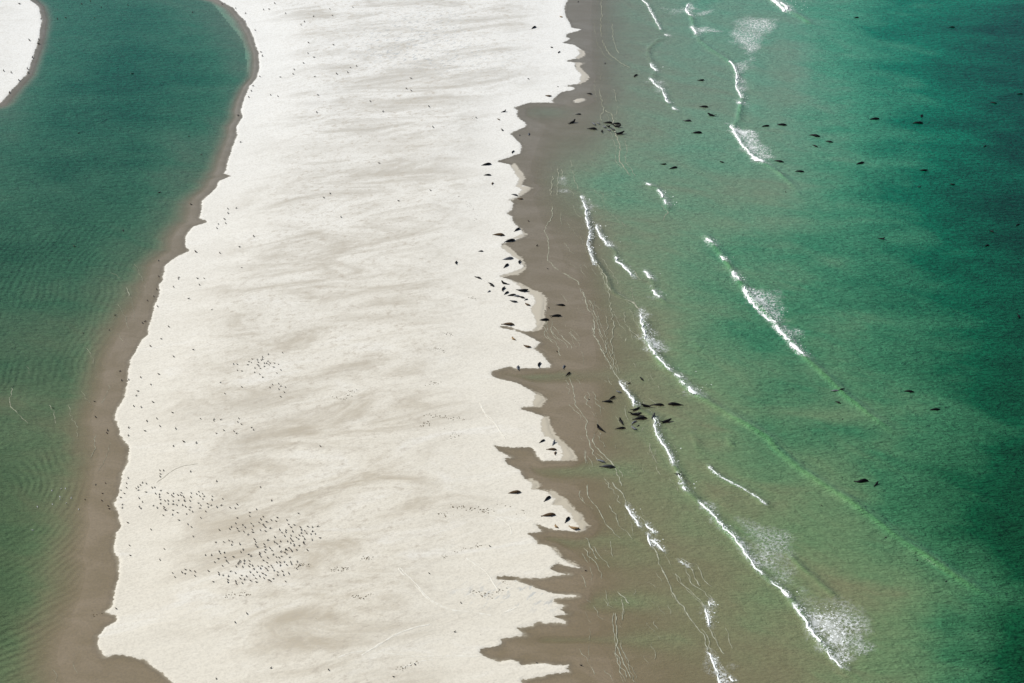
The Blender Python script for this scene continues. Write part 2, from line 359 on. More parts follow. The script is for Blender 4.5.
def water_material():
    t = NT("sea_water")
    g, nearness, crest, ph = t.attr("g"), t.attr("near"), t.attr("crest"), t.attr("phase")
    ch = t.attr("chan")
    pat = t.noise(t.co((.045, .10, 1), R(30)), 1.0, 5, .65, .8)
    # ripples: short wind waves across, in the channel bent wave trains
    w1 = t.noise(t.co((.26, .85, 1), R(8)), 1.0, 4, .66, .3)
    w2 = t.noise(t.co((.10, .26, 1), R(16)), 1.0, 3, .55, .5)
    w3 = t.noise(t.co((.75, 2.3, 1), R(2)), 1.0, 2, .6)
    arc = t.math('SINE', t.math('ADD', ph, t.math('MULTIPLY_ADD', t.noise(t.co((.12, .12, 1)), 1.0, 3, .5), 14.0, -7.0)))
    amp = t.noise(t.co((.05, .06, 1)), 1.0, 2, .5)
    arch = t.math('MULTIPLY', t.math('MULTIPLY', arc, t.mr(amp, .30, .65)), ch)
    rip = t.math('ADD', t.math('MULTIPLY', w1, 1.7), t.math('ADD', t.math('MULTIPLY', w2, .8), t.math('MULTIPLY', w3, .65)))
    rip = t.math('MULTIPLY', rip, t.math('MULTIPLY_ADD', ch, -.35, 1.0))
    rip = t.math('ADD', rip, t.math('MULTIPLY', arch, .13))
    bump = t.n("Bump", None, Strength=t.math('MULTIPLY_ADD', g, .85, .30), Distance=1.35, Height=rip).outputs[0]
    gg = t.math('ADD', g, t.math('MULTIPLY', t.math('MULTIPLY_ADD', pat, .30, -.15), t.mr(g, .02, .3)), clamp=True)
    clear = t.n("ValToRGB", None, Fac=gg)
    cr = clear.color_ramp
    cr.elements[0].position = 0.0
    cr.elements[0].color = (.26, .25, .20, 1)
    cr.elements[1].position = 1.0
    cr.elements[1].color = (.0, .090, .062, 1)
    for pos, c in ((.20, (.235, .315, .235)), (.42, (.150, .330, .235)), (.56, (.066, .300, .192)), (.76, (.002, .200, .122))):
        e = cr.elements.new(pos)
        e.color = (*c, 1)
    near_ramp = t.n("ValToRGB", None, Fac=gg)
    cr = near_ramp.color_ramp
    cr.elements[0].position = 0.0
    cr.elements[0].color = (.29, .25, .15, 1)
    cr.elements[1].position = 1.0
    cr.elements[1].color = (.005, .035, .012, 1)
    for pos, c in ((.20, (.245, .275, .150)), (.36, (.150, .255, .125)), (.58, (.050, .180, .084)), (.76, (.006, .088, .034))):
        e = cr.elements.new(pos)
        e.color = (*c, 1)
    col = t.mix(nearness, clear.outputs[0], near_ramp.outputs[0])  # bluer far and olive near: distance haze and silt both put into colour
    col = t.mix(t.math('MULTIPLY', crest, .38), col, (.105, .31, .095))  # sunlight shining through the thin crest is put into this green
    ge = t.math('MAXIMUM', t.math('SUBTRACT', gg, .045), 0.0)
    col = t.mix(t.math('MULTIPLY', t.attr("bay"), .60), col, t.mix(nearness, (.012, .072, .048), (.042, .056, .022)))
    fac = t.math('SUBTRACT', 1.0, t.math('EXPONENT', t.math('MULTIPLY', ge, -5.0)))
    fac = t.math('MULTIPLY_ADD', crest, .3, fac, clamp=True)
    body = t.n("BsdfDiffuse", None, Color=col, Normal=bump).outputs[0]
    tr = t.n("BsdfTransparent", None, Color=(.985, .99, .985, 1)).outputs[0]
    mixb = t.n("MixShader", None, Fac=fac)
    t.t.links.new(tr, mixb.inputs[1])
    t.t.links.new(body, mixb.inputs[2])
    soft = t.n("Bump", None, Strength=.10, Distance=1.0, Height=rip).outputs[0]
    gl = t.n("BsdfGlossy", None, Color=(1, 1, 1, 1), Roughness=.20, Normal=soft).outputs[0]
    fr = t.math('MULTIPLY', t.n("Fresnel", None, IOR=1.33, Normal=soft).outputs[0], t.mr(g, .03, .16, .3, 1.0))
    fin = t.n("MixShader", None, Fac=fr)
    t.t.links.new(mixb.outputs[0], fin.inputs[1])
    t.t.links.new(gl, fin.inputs[2])
    return t.done(fin.outputs[0])

def plain(name, col, rough=.6, spec=.3, var=.0, scale=6.0, col2=None):
    t = NT(name)
    c = (*col, 1)
    if col2:
        nz = t.noise(t.n("TexCoord").outputs["Object"], scale, 3, .6)
        c = t.mix(t.mr(nz, .40, .64), col, col2)
    p = t.n("BsdfPrincipled", None, Base_Color=c, Roughness=rough, Specular_IOR_Level=spec)
    return t.done(p.outputs[0])

M_SAND, M_WATER = sand_material(), water_material()
M_FOAM = plain("white_foam", (.86, .88, .88), .7, .2, scale=2.0, col2=(.74, .80, .79))
M_SWASH = plain("thin_foam", (.37, .375, .295), .8, .1, scale=1.2, col2=(.22, .222, .165))
M_TRACK = plain("pushed_up_sand", (.68, .66, .59), .9, .1, scale=1.5, col2=(.60, .57, .49))
M_SCARP = plain("scarp_shade", (.31, .29, .24), .9, .1)  # the scarp edge's shadow line is put into this dark colour
M_WRACK = plain("dark_wrack", (.05, .042, .03), .8, .1, scale=3, col2=(.12, .09, .05))
FUR = {
 'black': plain("black_wet_fur", (.003, .003, .004), .5, .12, scale=4, col2=(.007, .007, .009)),
 'grey': plain("dark_grey_fur", (.028, .03, .037), .5, .3, scale=5, col2=(.012, .012, .014)),
 'silver': plain("silver_grey_fur", (.17, .18, .20), .6, .3, scale=5, col2=(.035, .035, .04)),
 'brown': plain("brown_fur", (.10, .062, .03), .7, .2, scale=4, col2=(.035, .022, .014)),
 'tan': plain("tan_fur", (.30, .20, .10), .75, .2, scale=4, col2=(.11, .065, .03)),
 'white': plain("pale_fur", (.62, .62, .60), .8, .2, scale=4, col2=(.40, .40, .40)),
}
FEATHER = plain("dark_feathers", (.012, .012, .015), .7, .2)
FEATHER_P = plain("pale_feathers", (.40, .41, .42), .7, .2)
BEAK = plain("orange_beak", (.40, .12, .02), .5, .3)

# ------------------------------------------------------------------ ground and water sheets
NU, ROW = 640, 1.45
u_f = np.linspace(-.347, .347, NU)
ext = .347 + np.cumsum(.004 * 1.33 ** np.arange(1, 29))
U = np.concatenate([-ext[::-1], u_f, ext])
rows_px = np.arange(700, -14, -ROW)
Yf = np.array([px2w(512, y)[1] for y in rows_px])
yn = Yf[0] - np.cumsum(1.2 * 1.32 ** np.arange(1, 19))
yfar = Yf[-1] + np.cumsum(1.6 * 1.33 ** np.arange(1, 28))
YY = np.concatenate([yn[::-1], Yf, yfar])
S = np.clip(YY, 150, 700) * CP + HGT * SP
GX = U[None, :] * S[:, None]
GYY = np.repeat(YY[:, None], len(U), 1)
P = np.stack([GX.ravel(), GYY.ravel()], 1)
nr, nc = GX.shape
Z, SDF, DMP, G = fields(P)
NEAR = smooth(500, 205, P[:, 1])  # far-to-near weight for the distance haze tinted into sand and water

def facegrid(nr, nc):
    i = (np.arange(nr - 1)[:, None] * nc + np.arange(nc - 1)[None, :]).ravel()
    return np.stack([i, i + 1, i + nc + 1, i + nc], 1)
FACES = facegrid(nr, nc)

def sheet(name, z, faces, attrs, mat, kind):
    used = np.unique(faces)
    remap = np.full(len(P), -1)
    remap[used] = np.arange(len(used))
    f = remap[faces].astype(np.int32)
    me = bpy.data.meshes.new(name)
    me.vertices.add(len(used))
    me.vertices.foreach_set("co", np.column_stack([P[used], z[used]]).astype(np.float32).ravel())
    me.loops.add(f.size)
    me.loops.foreach_set("vertex_index", f.ravel())
    me.polygons.add(len(f))
    me.polygons.foreach_set("loop_start", np.arange(0, f.size, 4, dtype=np.int32))
    me.update(calc_edges=True)
    me.polygons.foreach_set("use_smooth", np.ones(len(f), bool))
    for k, v in attrs.items():
        a = me.attributes.new(k, 'FLOAT', 'POINT')
        a.data.foreach_set("value", v[used].astype(np.float32))
    me.materials.append(mat)
    me.validate()
    o = bpy.data.objects.new(name, me)
    sc.collection.objects.link(o)
    o["kind"] = kind
    return o

PXX, PYY = w2px(P[:, 0], np.clip(P[:, 1], 150, 700))
churn = np.zeros(len(P))
for x, y, rx, ry in ((425,28,48,22),(400,45,40,14),(520,595,60,14),(615,602,50,10),(440,60,70,16)):
    churn += np.exp(-((PXX - x) / rx) ** 2 - ((PYY - y) / ry) ** 2)
sand_attrs = {"sd": np.clip(SDF, -60, 60), "damp": DMP, "near": NEAR, "churn": np.clip(churn, 0, 1)}
fs = SDF[FACES].mean(1)
fx, fy = P[FACES, 0].mean(1), P[FACES, 1].mean(1)
dry = fs > 0
bank_side = fx < np.interp(fy, [-500, 190, 300, 480, 560, 700, 2600], [-60, -35, -50, -85, -120, -300, -560])
in_main = inside(np.stack([fx, fy], 1), MAIN)
sheet("sand_bank", Z, FACES[dry & in_main], sand_attrs, M_SAND, "structure")
sheet("sand_spit", Z, FACES[dry & ~in_main & (fx < -60)], sand_attrs, M_SAND, "structure")
sheet("wet_sand_ground", Z, FACES[~(dry & in_main) & ~(dry & ~in_main & (fx < -60))], sand_attrs, M_SAND, "structure")

SW = swell_height(P)
crest = np.clip(SW / .5, 0, 1) ** 1.6
GW = np.clip(G, 0, 1)
zwat = SW * smooth(.02, .12, GW)
# phase of the bent wave trains in the channel
c1 = np.array(px2w(-15, 495))
c2 = np.array(px2w(-60, 60))
lower = smooth(400, 470, PYY)
ph1 = np.hypot(P[:, 0] - c1[0], (P[:, 1] - c1[1]) * .75) * 4.6
shore = -SDF
ph = np.where(PYY > 440, ph1, shore * 4.0)
chan = np.interp(PYY, [200, 420, 460], [.42, .5, 1]) * smooth(330, 280, PXX) * smooth(160, 260, PYY) * (1 - .95 * np.exp(-((PYY - 440) / 14) ** 2))
wfaces = FACES[(SDF[FACES].min(1) < -.4) & (Z[FACES].min(1) < .06)]
wf_x, wf_y = P[wfaces, 0].mean(1), P[wfaces, 1].mean(1)
left = wf_x < np.interp(wf_y, [-500, 190, 300, 480, 560, 700, 2600], [-60, -35, -50, -85, -120, -300, -560])
wat = {"g": GW, "near": NEAR, "crest": crest * smooth(.02, .15, GW), "phase": ph, "chan": chan, "bay": np.zeros(len(P))}
sheet("sea_water", zwat, wfaces[~left], wat, M_WATER, "structure")
sheet("channel_water", zwat, wfaces[left], {**wat, "bay": np.clip(GW * 2.5, 0, 1)}, M_WATER, "structure")

# ------------------------------------------------------------------ tagging
def tag(o, label=None, cat=None, group=None, kind=None):
    if label: o["label"] = label
    if cat: o["category"] = cat
    if group: o["group"] = group
    if kind: o["kind"] = kind
    return o

class MB:
    def __init__(s): s.v, s.f = [], []
    def quad_strip(s, rows):
        b = len(s.v)
        k = len(rows[0])
        for r in rows: s.v.extend(r)
        for i in range(len(rows) - 1):
            for j in range(k - 1):
                a = b + i * k + j
                s.f.append((a, a + 1, a + k + 1, a + k))
    def dome(s, x, y, z, rx, ry, rot, h, n=6):
        b = len(s.v)
        c_, s_ = math.cos(rot), math.sin(rot)
        for i in range(n):
            a = 2 * math.pi * i / n
            k = random.uniform(.7, 1.2)
            ex, ey = rx * k * math.cos(a), ry * k * math.sin(a)
            s.v.append((x + ex * c_ - ey * s_, y + ex * s_ + ey * c_, z - .03))
        s.v.append((x, y, z + h))
        for i in range(n):
            s.f.append((b + i, b + (i + 1) % n, b + n))
    def build(s, name, mat, smooth_=True):
        me = bpy.data.meshes.new(name)
        me.from_pydata(s.v, [], s.f)
        me.materials.append(mat)
        if smooth_: me.polygons.foreach_set("use_smooth", np.ones(len(me.polygons), bool))
        me.update()
        o = bpy.data.objects.new(name, me)
        sc.collection.objects.link(o)
        return o

def resample(line, step):
    seg = np.linalg.norm(line[1:] - line[:-1], axis=1)
    cum = np.concatenate([[0], np.cumsum(seg)])
    n = max(2, int(cum[-1] / step) + 1)
    t = np.linspace(0, cum[-1], n)
    # round the corners a little
    x, y = np.interp(t, cum, line[:, 0]), np.interp(t, cum, line[:, 1])
    k = max(1, int(1.2 / step))
    if n > 4 * k:
        ker = np.ones(2 * k + 1) / (2 * k + 1)
        xs, ys = np.convolve(np.pad(x, k, 'edge'), ker, 'valid'), np.convolve(np.pad(y, k, 'edge'), ker, 'valid')
        x, y = xs, ys
    return np.stack([x, y], 1)

def ribbon(mb, px_line, width, height, wig=.25, gaps=0.0, step=.28, w_var=.5, seed=0, lift=.02):
    """A lumpy raised band lying on the surface along a line; broken where the noise falls below gaps."""
    ln = resample(pxl(px_line), step)
    n = len(ln)
    d = np.gradient(ln, axis=0)
    d /= np.linalg.norm(d, axis=1)[:, None] + 1e-9
    nrm = np.stack([-d[:, 1], d[:, 0]], 1)
    ax = np.arange(n) * step
    o = seed * 13.7
    ln = ln + nrm * ((vnoise(ax * .9 + o, ax * 0 + o) - .5) * 2 * wig)[:, None]
    wv = width * (1 + w_var * 2 * (fbm(ax * .6 + o, ax * 0 + 5 + o, 3) - .5))
    wv *= np.minimum(1, np.minimum(np.arange(n), np.arange(n)[::-1]) / 3 + .25)
    gate = vnoise(ax * .22 + o * 2, ax * 0 + 9 + o)
    z = surf_at(ln)
    rows = []
    for i in range(n):
        if gate[i] < gaps:
            if len(rows) > 2: mb.quad_strip(rows)
            rows = []
            continue
        f = min(1.0, (gate[i] - gaps) / .08 + .15) if gaps > 0 else 1
        w = wv[i] * f
        r = []
        for k, q in ((-.5, -.04), (-.22, .75), (.15, 1.0), (.5, -.04)):
            j = random.uniform(-.12, .12) * w
            p = ln[i] + nrm[i] * (k * w + j)
            r.append((p[0], p[1], z[i] + lift + height * q * random.uniform(.7, 1.2)))
        rows.append(r)
    if len(rows) > 2: mb.quad_strip(rows)

def fan(mb, poly, count, r0, r1, crest_line=None, fall=12.0, elong=1.8, h=.05):
    """Flecks of foam over an area (a polygon), thinning with distance from the crest line."""
    w = pxl(poly)
    lo, hi = w.min(0), w.max(0)
    cl = pxl(crest_line) if crest_line else None
    got, tries = [], 0
    while len(got) < count and tries < 30:
        tries += 1
        q = lo + rng.random((count * 2, 2)) * (hi - lo)
        q = q[inside(q, w)]
        if len(q) == 0: continue
        dens = .25 + 1.2 * (fbm(q[:, 0] * .35, q[:, 1] * .8, 3) - .3)
        dens = dens * smooth(-.1, 2.2, pdist(q, np.concatenate([w, w[:1]]))[0] + 1.2 * (fbm(q[:, 0] * .9, q[:, 1] * .9, 2) - .5)) if cl is None else dens * smooth(-.4, 1.0, np.minimum(pdist(q, np.concatenate([w, w[:1]]))[0], 9) + np.exp(-pdist(q, cl)[0]) + 1.6 * (fbm(q[:, 0] * .9, q[:, 1] * .9, 2) - .5))
        if cl is not None:
            dens = dens * (np.exp(-pdist(q, cl)[0] / fall))
        got.extend(q[rng.random(len(q)) < dens].tolist())
    got = np.array(got[:count]).reshape(-1, 2)
    if len(got) == 0: return
    z = surf_at(got)
    for (x, y), zz in zip(got, z):
        r = random.uniform(r0, r1)
        mb.dome(x, y, zz + .01, r * random.uniform(1, elong), r * random.uniform(.6, 1.0), random.uniform(-.5, .5), h * random.uniform(.6, 1.3), random.choice((5, 6, 7)))

def spray(mb, px_line, w):
    """Loose flecks torn off behind a crest."""
    ln = resample(pxl(px_line), .12)
    d = np.gradient(ln, axis=0)
    d /= np.linalg.norm(d, axis=1)[:, None] + 1e-9
    nrm = np.stack([-d[:, 1], d[:, 0]], 1)
    q = []
    for i in range(len(ln)):
        for _ in range(2):
            if random.random() < .75 * vnoise(np.array([i * .08 + w * 9]), np.array([3.0]))[0]:
                off = random.expovariate(1.6 / w) + .1 if random.random() < .85 else -random.uniform(0, .4) * w
                q.append(ln[i] + nrm[i] * off)
    if not q: return
    q = np.array(q)
    for (x, y), z in zip(q, surf_at(q)):
        r = random.uniform(.04, .14)
        mb.dome(x, y, z + .02, r * random.uniform(1, 2), r, random.uniform(-.6, .6), .06, 5)

# ------------------------------------------------------------------ breakers
def lace_material():
    t = NT("foam_lace")
    d = t.attr("dens")
    co = t.co((1, 1.0, 1))
    wob = t.noise(co, 1.6, 2, .5)
    cells = t.n("TexVoronoi", {"feature": 'DISTANCE_TO_EDGE'}, Vector=t.n("Mixed" if False else "VectorMath", {"operation": 'ADD'}, i0=co, i1=t.n("CombineXYZ", None, X=wob, Y=t.math('MULTIPLY', wob, 1.3), Z=0.0).outputs[0]).outputs[0], Scale=1.25).outputs["Distance"]
    web = t.mr(cells, .12, .0)
    clot = t.mr(t.noise(co, 1.7, 4, .7), .46, .62)
    film = t.noise(t.co((.5, .9, 1)), 1.0, 3, .6)
    a = t.math('MULTIPLY', t.math('ADD', t.math('MULTIPLY', web, .55), t.math('MULTIPLY', clot, .75)), t.math('MULTIPLY_ADD', film, .9, .3))
    a = t.math('MULTIPLY', a, t.math('MULTIPLY', d, 1.45), clamp=True)
    solid = t.mr(d, .72, .95, 0, .6)
    a = t.math('MAXIMUM', a, solid, clamp=True)
    df = t.n("BsdfDiffuse", None, Color=(.80, .84, .84, 1)).outputs[0]
    tr = t.n("BsdfTransparent", None, Color=(1, 1, 1, 1)).outputs[0]
    mx = t.n("MixShader", None, Fac=a)
    t.t.links.new(tr, mx.inputs[1])
    t.t.links.new(df, mx.inputs[2])
    return t.done(mx.outputs[0])
M_LACE = lace_material()

def lace_sheet(parent, ribbons, fans):
    """The thin web of foam behind a crest: one sheet a few centimetres over the water, dense at the crest and thinning out."""
    lines = [(pxl(l), w) for l, w, h, g in ribbons]
    polys = [(pxl(f[0]), f[4].get('dn', 1.0) if len(f) > 4 else 1.0, pxl(f[4]['crest_line']) if len(f) > 4 and 'crest_line' in f[4] else None, f[4].get('fall', 12) if len(f) > 4 else 12) for f in fans]
    allp = np.concatenate([l for l, _ in lines] + [p[0] for p in polys])
    lo, hi = allp.min(0) - 4, allp.max(0) + 4
    st = .30
    xs, ys = np.arange(lo[0], hi[0], st), np.arange(lo[1], hi[1], st)
    q = np.stack(np.meshgrid(xs, ys), -1).reshape(-1, 2)
    den = np.zeros(len(q))
    for l, w in lines:
        d, sd_, tt = pdist(q, l)
        back = np.where(sd_ > 0, np.exp(-d / (.42 * w + .12)), np.exp(-(d / (.26 * w + .06)) ** 2))
        den = np.maximum(den, back * .95)
    for p, dn, cl, fall in polys:
        e = pdist(q, np.concatenate([p, p[:1]]))[0] * np.where(inside(q, p), 1, -1)
        v = smooth(-1.5, 3.2, e + 5.0 * (fbm(q[:, 0] * .4, q[:, 1] * .4, 3) - .5)) * dn * .80 * np.clip(.2 + 1.6 * fbm(q[:, 0] * .16 + 7, q[:, 1] * .16, 3), 0, 1.25)
        if cl is not None:
            v = v * (.35 + .65 * np.exp(-pdist(q, cl)[0] / fall))
        den = np.maximum(den, v)
    den = np.where(den < .05, 0, den)
    nx, ny = len(xs), len(ys)
    f = facegrid(ny, nx)
    f = f[den[f].max(1) > 0]
    used = np.unique(f)
    remap = np.full(len(q), -1)
    remap[used] = np.arange(len(used))
    q, den, f = q[used], den[used], remap[f]
    z = surf_at(q) + .05
    me = bpy.data.meshes.new("foam_lace")
    me.from_pydata(np.column_stack([q, z]).tolist(), [], f.tolist())
    a = me.attributes.new("dens", 'FLOAT', 'POINT')
    a.data.foreach_set("value", den.astype(np.float32))
    me.materials.append(M_LACE)
    me.polygons.foreach_set("use_smooth", np.ones(len(me.polygons), bool))
    o = bpy.data.objects.new("foam_lace", me)
    sc.collection.objects.link(o)
    o.parent = parent

def breaker(label, ribbons=(), fans=()):
    mb = MB()
    for k, (ln, w, h, gaps) in enumerate(ribbons):
        ribbon(mb, ln, w * .42, h * .8, gaps=max(gaps, .16), seed=random.random() * 50, w_var=1.0, wig=.3)
        spray(mb, ln, w)
    for args in fans:
        kw = {k: v for k, v in (args[4] if len(args) > 4 else {}).items() if k != 'dn'}
        fan(mb, args[0], int(args[1] * .22), args[2] * .6, args[3] * .55, **kw)
    o = mb.build("breaking_wave", M_FOAM)
    lace_sheet(o, ribbons, fans)
    return tag(o, label, "wave", "breaking waves in the surf beside the sand bank")

cA = [(743,290),(746,297),(753,305),(762,315),(770,321),(776,326)]
breaker("long breaking wave with a speckled fan of foam and a thick tail below it",
 [(cA, 1.0, .30, 0), ([(774,327),(779,332),(785,338),(790,343)], 1.9, .4, 0), ([(789,344),(795,350),(799,354),(804,357)], 1.6, .4, 0), ([(744,288),(747,296),(753,304)], .8, .3, 0)],
 [([(744,289),(778,290),(781,301),(788,311),(783,322),(776,325),(762,312)], 420, .10, .30, dict(crest_line=cA, fall=9, dn=1.25)), ([(775,326),(795,331),(792,342)], 90, .1, .3)])
breaker("white blob of foam topping the upper end of the long green swell", [([(705.5,240),(708,242.5),(712,244)], 1.5, .35, 0)], [([(705,238),(711,241),(714,245),(708,245)], 20, .15, .3)])
breaker("small white foam blob beside the green swell, between two larger blobs", [([(720.5,258),(723,260.5),(724.5,262)], 1.2, .3, 0)])
breaker("white foam wedge on the green swell just above the long speckled breaker", [([(733,273),(735,278),(739,281.5)], 1.5, .35, 0)], [([(732,272),(740,281),(735,281)], 18, .15, .3)])
cB = [(640.5,309),(641,318),(643,330),(645.5,340),(650,348),(655,357)]
breaker("breaking wave with a ragged lace of foam above the large seal cluster",
 [(cB, .9, .28, 0), ([(656,358),(663,365),(670,372)], .8, .25, .1)],
 [([(641,312),(648,317),(646,322),(658,332),(656,338),(664,347),(660,353),(654,354),(645,338)], 260, .10, .28, dict(crest_line=cB, fall=8, dn=1.25)), ([(657,358),(664,360),(666,366),(662,365)], 30, .1, .22)])
breaker("upper of three foam blobs trailing down from the lace breaker", [([(675,375.5),(680,379)], 1.2, .3, 0)])
breaker("middle of three foam blobs trailing down from the lace breaker", [([(681,382.5),(684.5,386.5)], 1.3, .3, 0)])
breaker("lowest and largest of three foam blobs trailing down from the lace breaker", [([(688,389),(693,393.5),(697,395.5)], 1.8, .35, 0)], [([(689,388),(697,392),(700,398),(693,395)], 40, .1, .3)])
cC = [(698.8,503.3),(707.4,511),(715.2,519.8),(725.4,531.5),(734,539.4),(741.9,549.6),(748.2,560.5),(756,570.7),(762.3,576.2)]
breaker("long thin breaking wave with fine foam speckles drifting behind it",
 [(cC, .62, .22, .0)], [([(700,503),(712,507),(722,524),(745,540),(760,562),(764,575),(748,560),(733,538)], 150, .06, .17, dict(crest_line=cC, fall=7)),
  ([(740,520),(790,530),(800,590),(770,580),(750,560)], 420, .04, .10, dict(h=.02, dn=.42))])
cD = [(793.5,605),(798,613),(803.9,620),(808,629),(811,634.6),(818,642),(825.3,650),(830,657),(834.9,663.2),(843.2,669.2)]
breaker("broad breaking wave with the largest triangular fan of foam, near the bottom edge",
 [(cD, .75, .28, 0), ([(771.7,584),(781.9,590.5),(787,597.6)], .55, .2, .2), ([(782,591),(788,598)], .9, .25, 0)],
 [([(796,608),(845,605),(862,622),(866,645),(856,662),(843,669),(825,648),(808,628)], 1150, .08, .22, dict(crest_line=cD, fall=14)),
  ([(800,600),(850,600),(872,620),(864,650),(845,640)], 260, .05, .12, dict(h=.03, dn=.35))])
cE = [(729,62),(733,66),(736.4,73.7),(736.5,82),(736.4,87.8),(739,94),(741.5,99)]
breaker("upright breaking wave under the wide patch of scattered foam near the far end",
 [(cE, .85, .28, 0), ([(738.5,103),(741,104.5)], 2.2, .3, 0)], [([(733,64),(752,58),(750,68),(740,72)], 110, .12, .3, dict(crest_line=cE, fall=9)), ([(737,75),(743,82),(742,96)], 30, .1, .25)])
cF = [(730.5,126),(733,131),(737,138.5),(742,146),(747,152),(753,158),(762,163)]
breaker("solid white triangle of a breaking wave with seals swimming beyond it",
 [(cF, 1.3, .38, 0), ([(752,158.5),(758,161.5),(763,163.5)], 1.9, .4, 0)],
 [([(731,125),(745,130),(758,134),(761,140),(767,151),(774,156),(763,163),(750,155),(738,139)], 900, .12, .32, dict(crest_line=cF, fall=30, dn=1.5))])
breaker("thick white breaking wave at the top edge of the view",
 [([(766,-4),(772,1),(779,6),(786,12)], 2.6, .5, 0), ([(769,-4),(776,1),(784,6),(788,11)], 2.4, .5, 0)], [([(770,-3),(786,2),(792,6),(787,13)], 120, .15, .35)])
cG = [(688,4),(686.5,9),(687,13),(690.5,16.5)]
breaker("hook shaped foam crest beside the wide speckled patch", [(cG, 1.3, .35, 0)], [([(689,5),(698,9),(690,13)], 50, .15, .3), ([(700,13),(712,10),(711,13),(701,14.5)], 24, .12, .25)])
breaker("foam crest streaming seaward below the hook shaped crest", [([(691,27),(694,31),(696,35)], 1.5, .35, 0)], [([(692,27),(704,28),(722,32),(704,32),(695,32)], 120, .12, .3), ([(694.5,34.5),(697,35),(696.5,37)], 6, .15, .25)])
breaker("scattered patch of broken foam drifting behind the far crests", [],
 [([(735,22),(750,16),(775,20),(778,26),(765,35),(760,50),(748,54),(738,45),(728,33)], 520, .10, .27, dict(elong=2.4, dn=.75)), ([(664,8),(690,7),(690,13),(670,14)], 60, .06, .16, dict(elong=2.6, dn=.5))])
breaker("foam wedge on the inner swell close to the wet sand", [([(649.5,79),(655,85),(660,88.5)], .8, .25, 0), ([(661,88),(663.5,94),(666,100),(668.5,103.5)], .8, .25, 0)], [([(650,79),(667,81),(664,86),(661,91),(655,85)], 80, .1, .26)])
breaker("short foam dash uppermost on the inner swell beside the far wet sand", [([(665,34.5),(667,36)], 1.2, .25, 0)])
breaker("short foam dash just above the foam wedge on the inner swell", [([(650.5,64),(653,68),(656,71.5)], 1.1, .25, 0)])
breaker("short foam dash at the lower end of the inner swell below the foam wedge", [([(672.5,108),(675,110)], 1.1, .25, 0)])
breaker("thin foam line curving along the inner swell at the top edge", [([(642,0),(647,5),(650,11),(653.3,17.2),(657,24),(660,30)], .5, .2, .15)])
breaker("first small foam dot of the little swell under the far seal group", [([(646,184.5),(651,186)], 1.0, .22, 0)])
breaker("middle foam dot of the little swell under the far seal group", [([(658,191),(660.5,194),(662.5,198.5)], 1.2, .25, 0)])
breaker("last foam dot of the little swell under the far seal group", [([(664.5,201),(666,205)], 1.3, .25, 0)])
breaker("upper foam sliver on the small swell beside the shallow bar", [([(644.5,272),(648,276),(651,279)], 1.1, .25, 0)])
breaker("lower foam sliver on the small swell beside the shallow bar", [([(653,291),(656,295.5),(659,298)], 1.0, .25, 0)], [([(652,288),(657,291),(656,296)], 12, .08, .18)])
cH = [(581,196),(583.5,203),(586.5,212),(586.5,222),(590,231)]
breaker("winding foam line on the wet sand side, upper of two", [(cH, .8, .22, 0), ([(590,231),(588,246),(591,256),(594,265)], .6, .18, .12)], [([(583,199),(592,203),(595,207),(586,207)], 30, .1, .22), ([(562,178),(564,184),(567,191),(565.5,192)], 24, .12, .25)])
breaker("winding foam line on the wet sand side, lower of two", [([(596,225),(598,233),(602,239),(607,246)], .8, .22, 0), ([(615,257),(617,263),(624,267),(629,272),(633,278)], .8, .22, 0), ([(606,242),(610,247)], 1.2, .25, 0)])
breaker("white foam thread running through the large seal cluster", [([(620,382),(624,389),(628,395),(633,402),(634,407)], .75, .22, .0), ([(654,418),(655,430),(657.5,437),(660.3,442.7),(665,449),(669,455),(671,461),(673,466)], .75, .22, 0), ([(680,483),(683,488),(686,492)], .9, .25, 0), ([(677,475),(680,481)], .4, .15, 0)])
breaker("thin foam line cresting the short swell in open shallow water", [([(708,467.5),(713,473),(718,477)], .38, .12, 0), ([(718,477),(730,483.5),(742,489.5),(755,497.5),(760,501),(766,506)], .12, .06, .3)])
breaker("broken foam crest on the shore swell beside wet sand", [([(626,505),(629,510),(632,515.5),(636,521.5),(640,527.5)], .6, .18, .05), ([(646,524),(649.5,528),(653.5,533)], .6, .2, 0), ([(647,533),(649.5,541),(651.5,546)], .55, .2, 0), ([(652,540),(657,545),(662,551)], .75, .2, 0), ([(680,562),(683,564)], .6, .2, 0), ([(686,565.5),(688,567)], .5, .2, 0)])
breaker("upright foam dash on the shore swell low on the wet sand", [([(706,609),(707,617),(709,626)], .65, .2, 0), ([(709,602),(710.5,606)], .8, .2, 0)], [([(706,608),(712,612),(709,618)], 10, .08, .18)])
breaker("foam crest with a small lacy fan at the bottom of the shore swell", [([(707,652),(710,656),(713.5,660),(715,666),(717,672),(719,677),(720,686)], .7, .22, 0), ([(730,677),(733,682)], .5, .2, 0)], [([(714,661),(722,664),(731,668),(724,672),(732,682),(722,684),(717,672)], 130, .06, .16)])

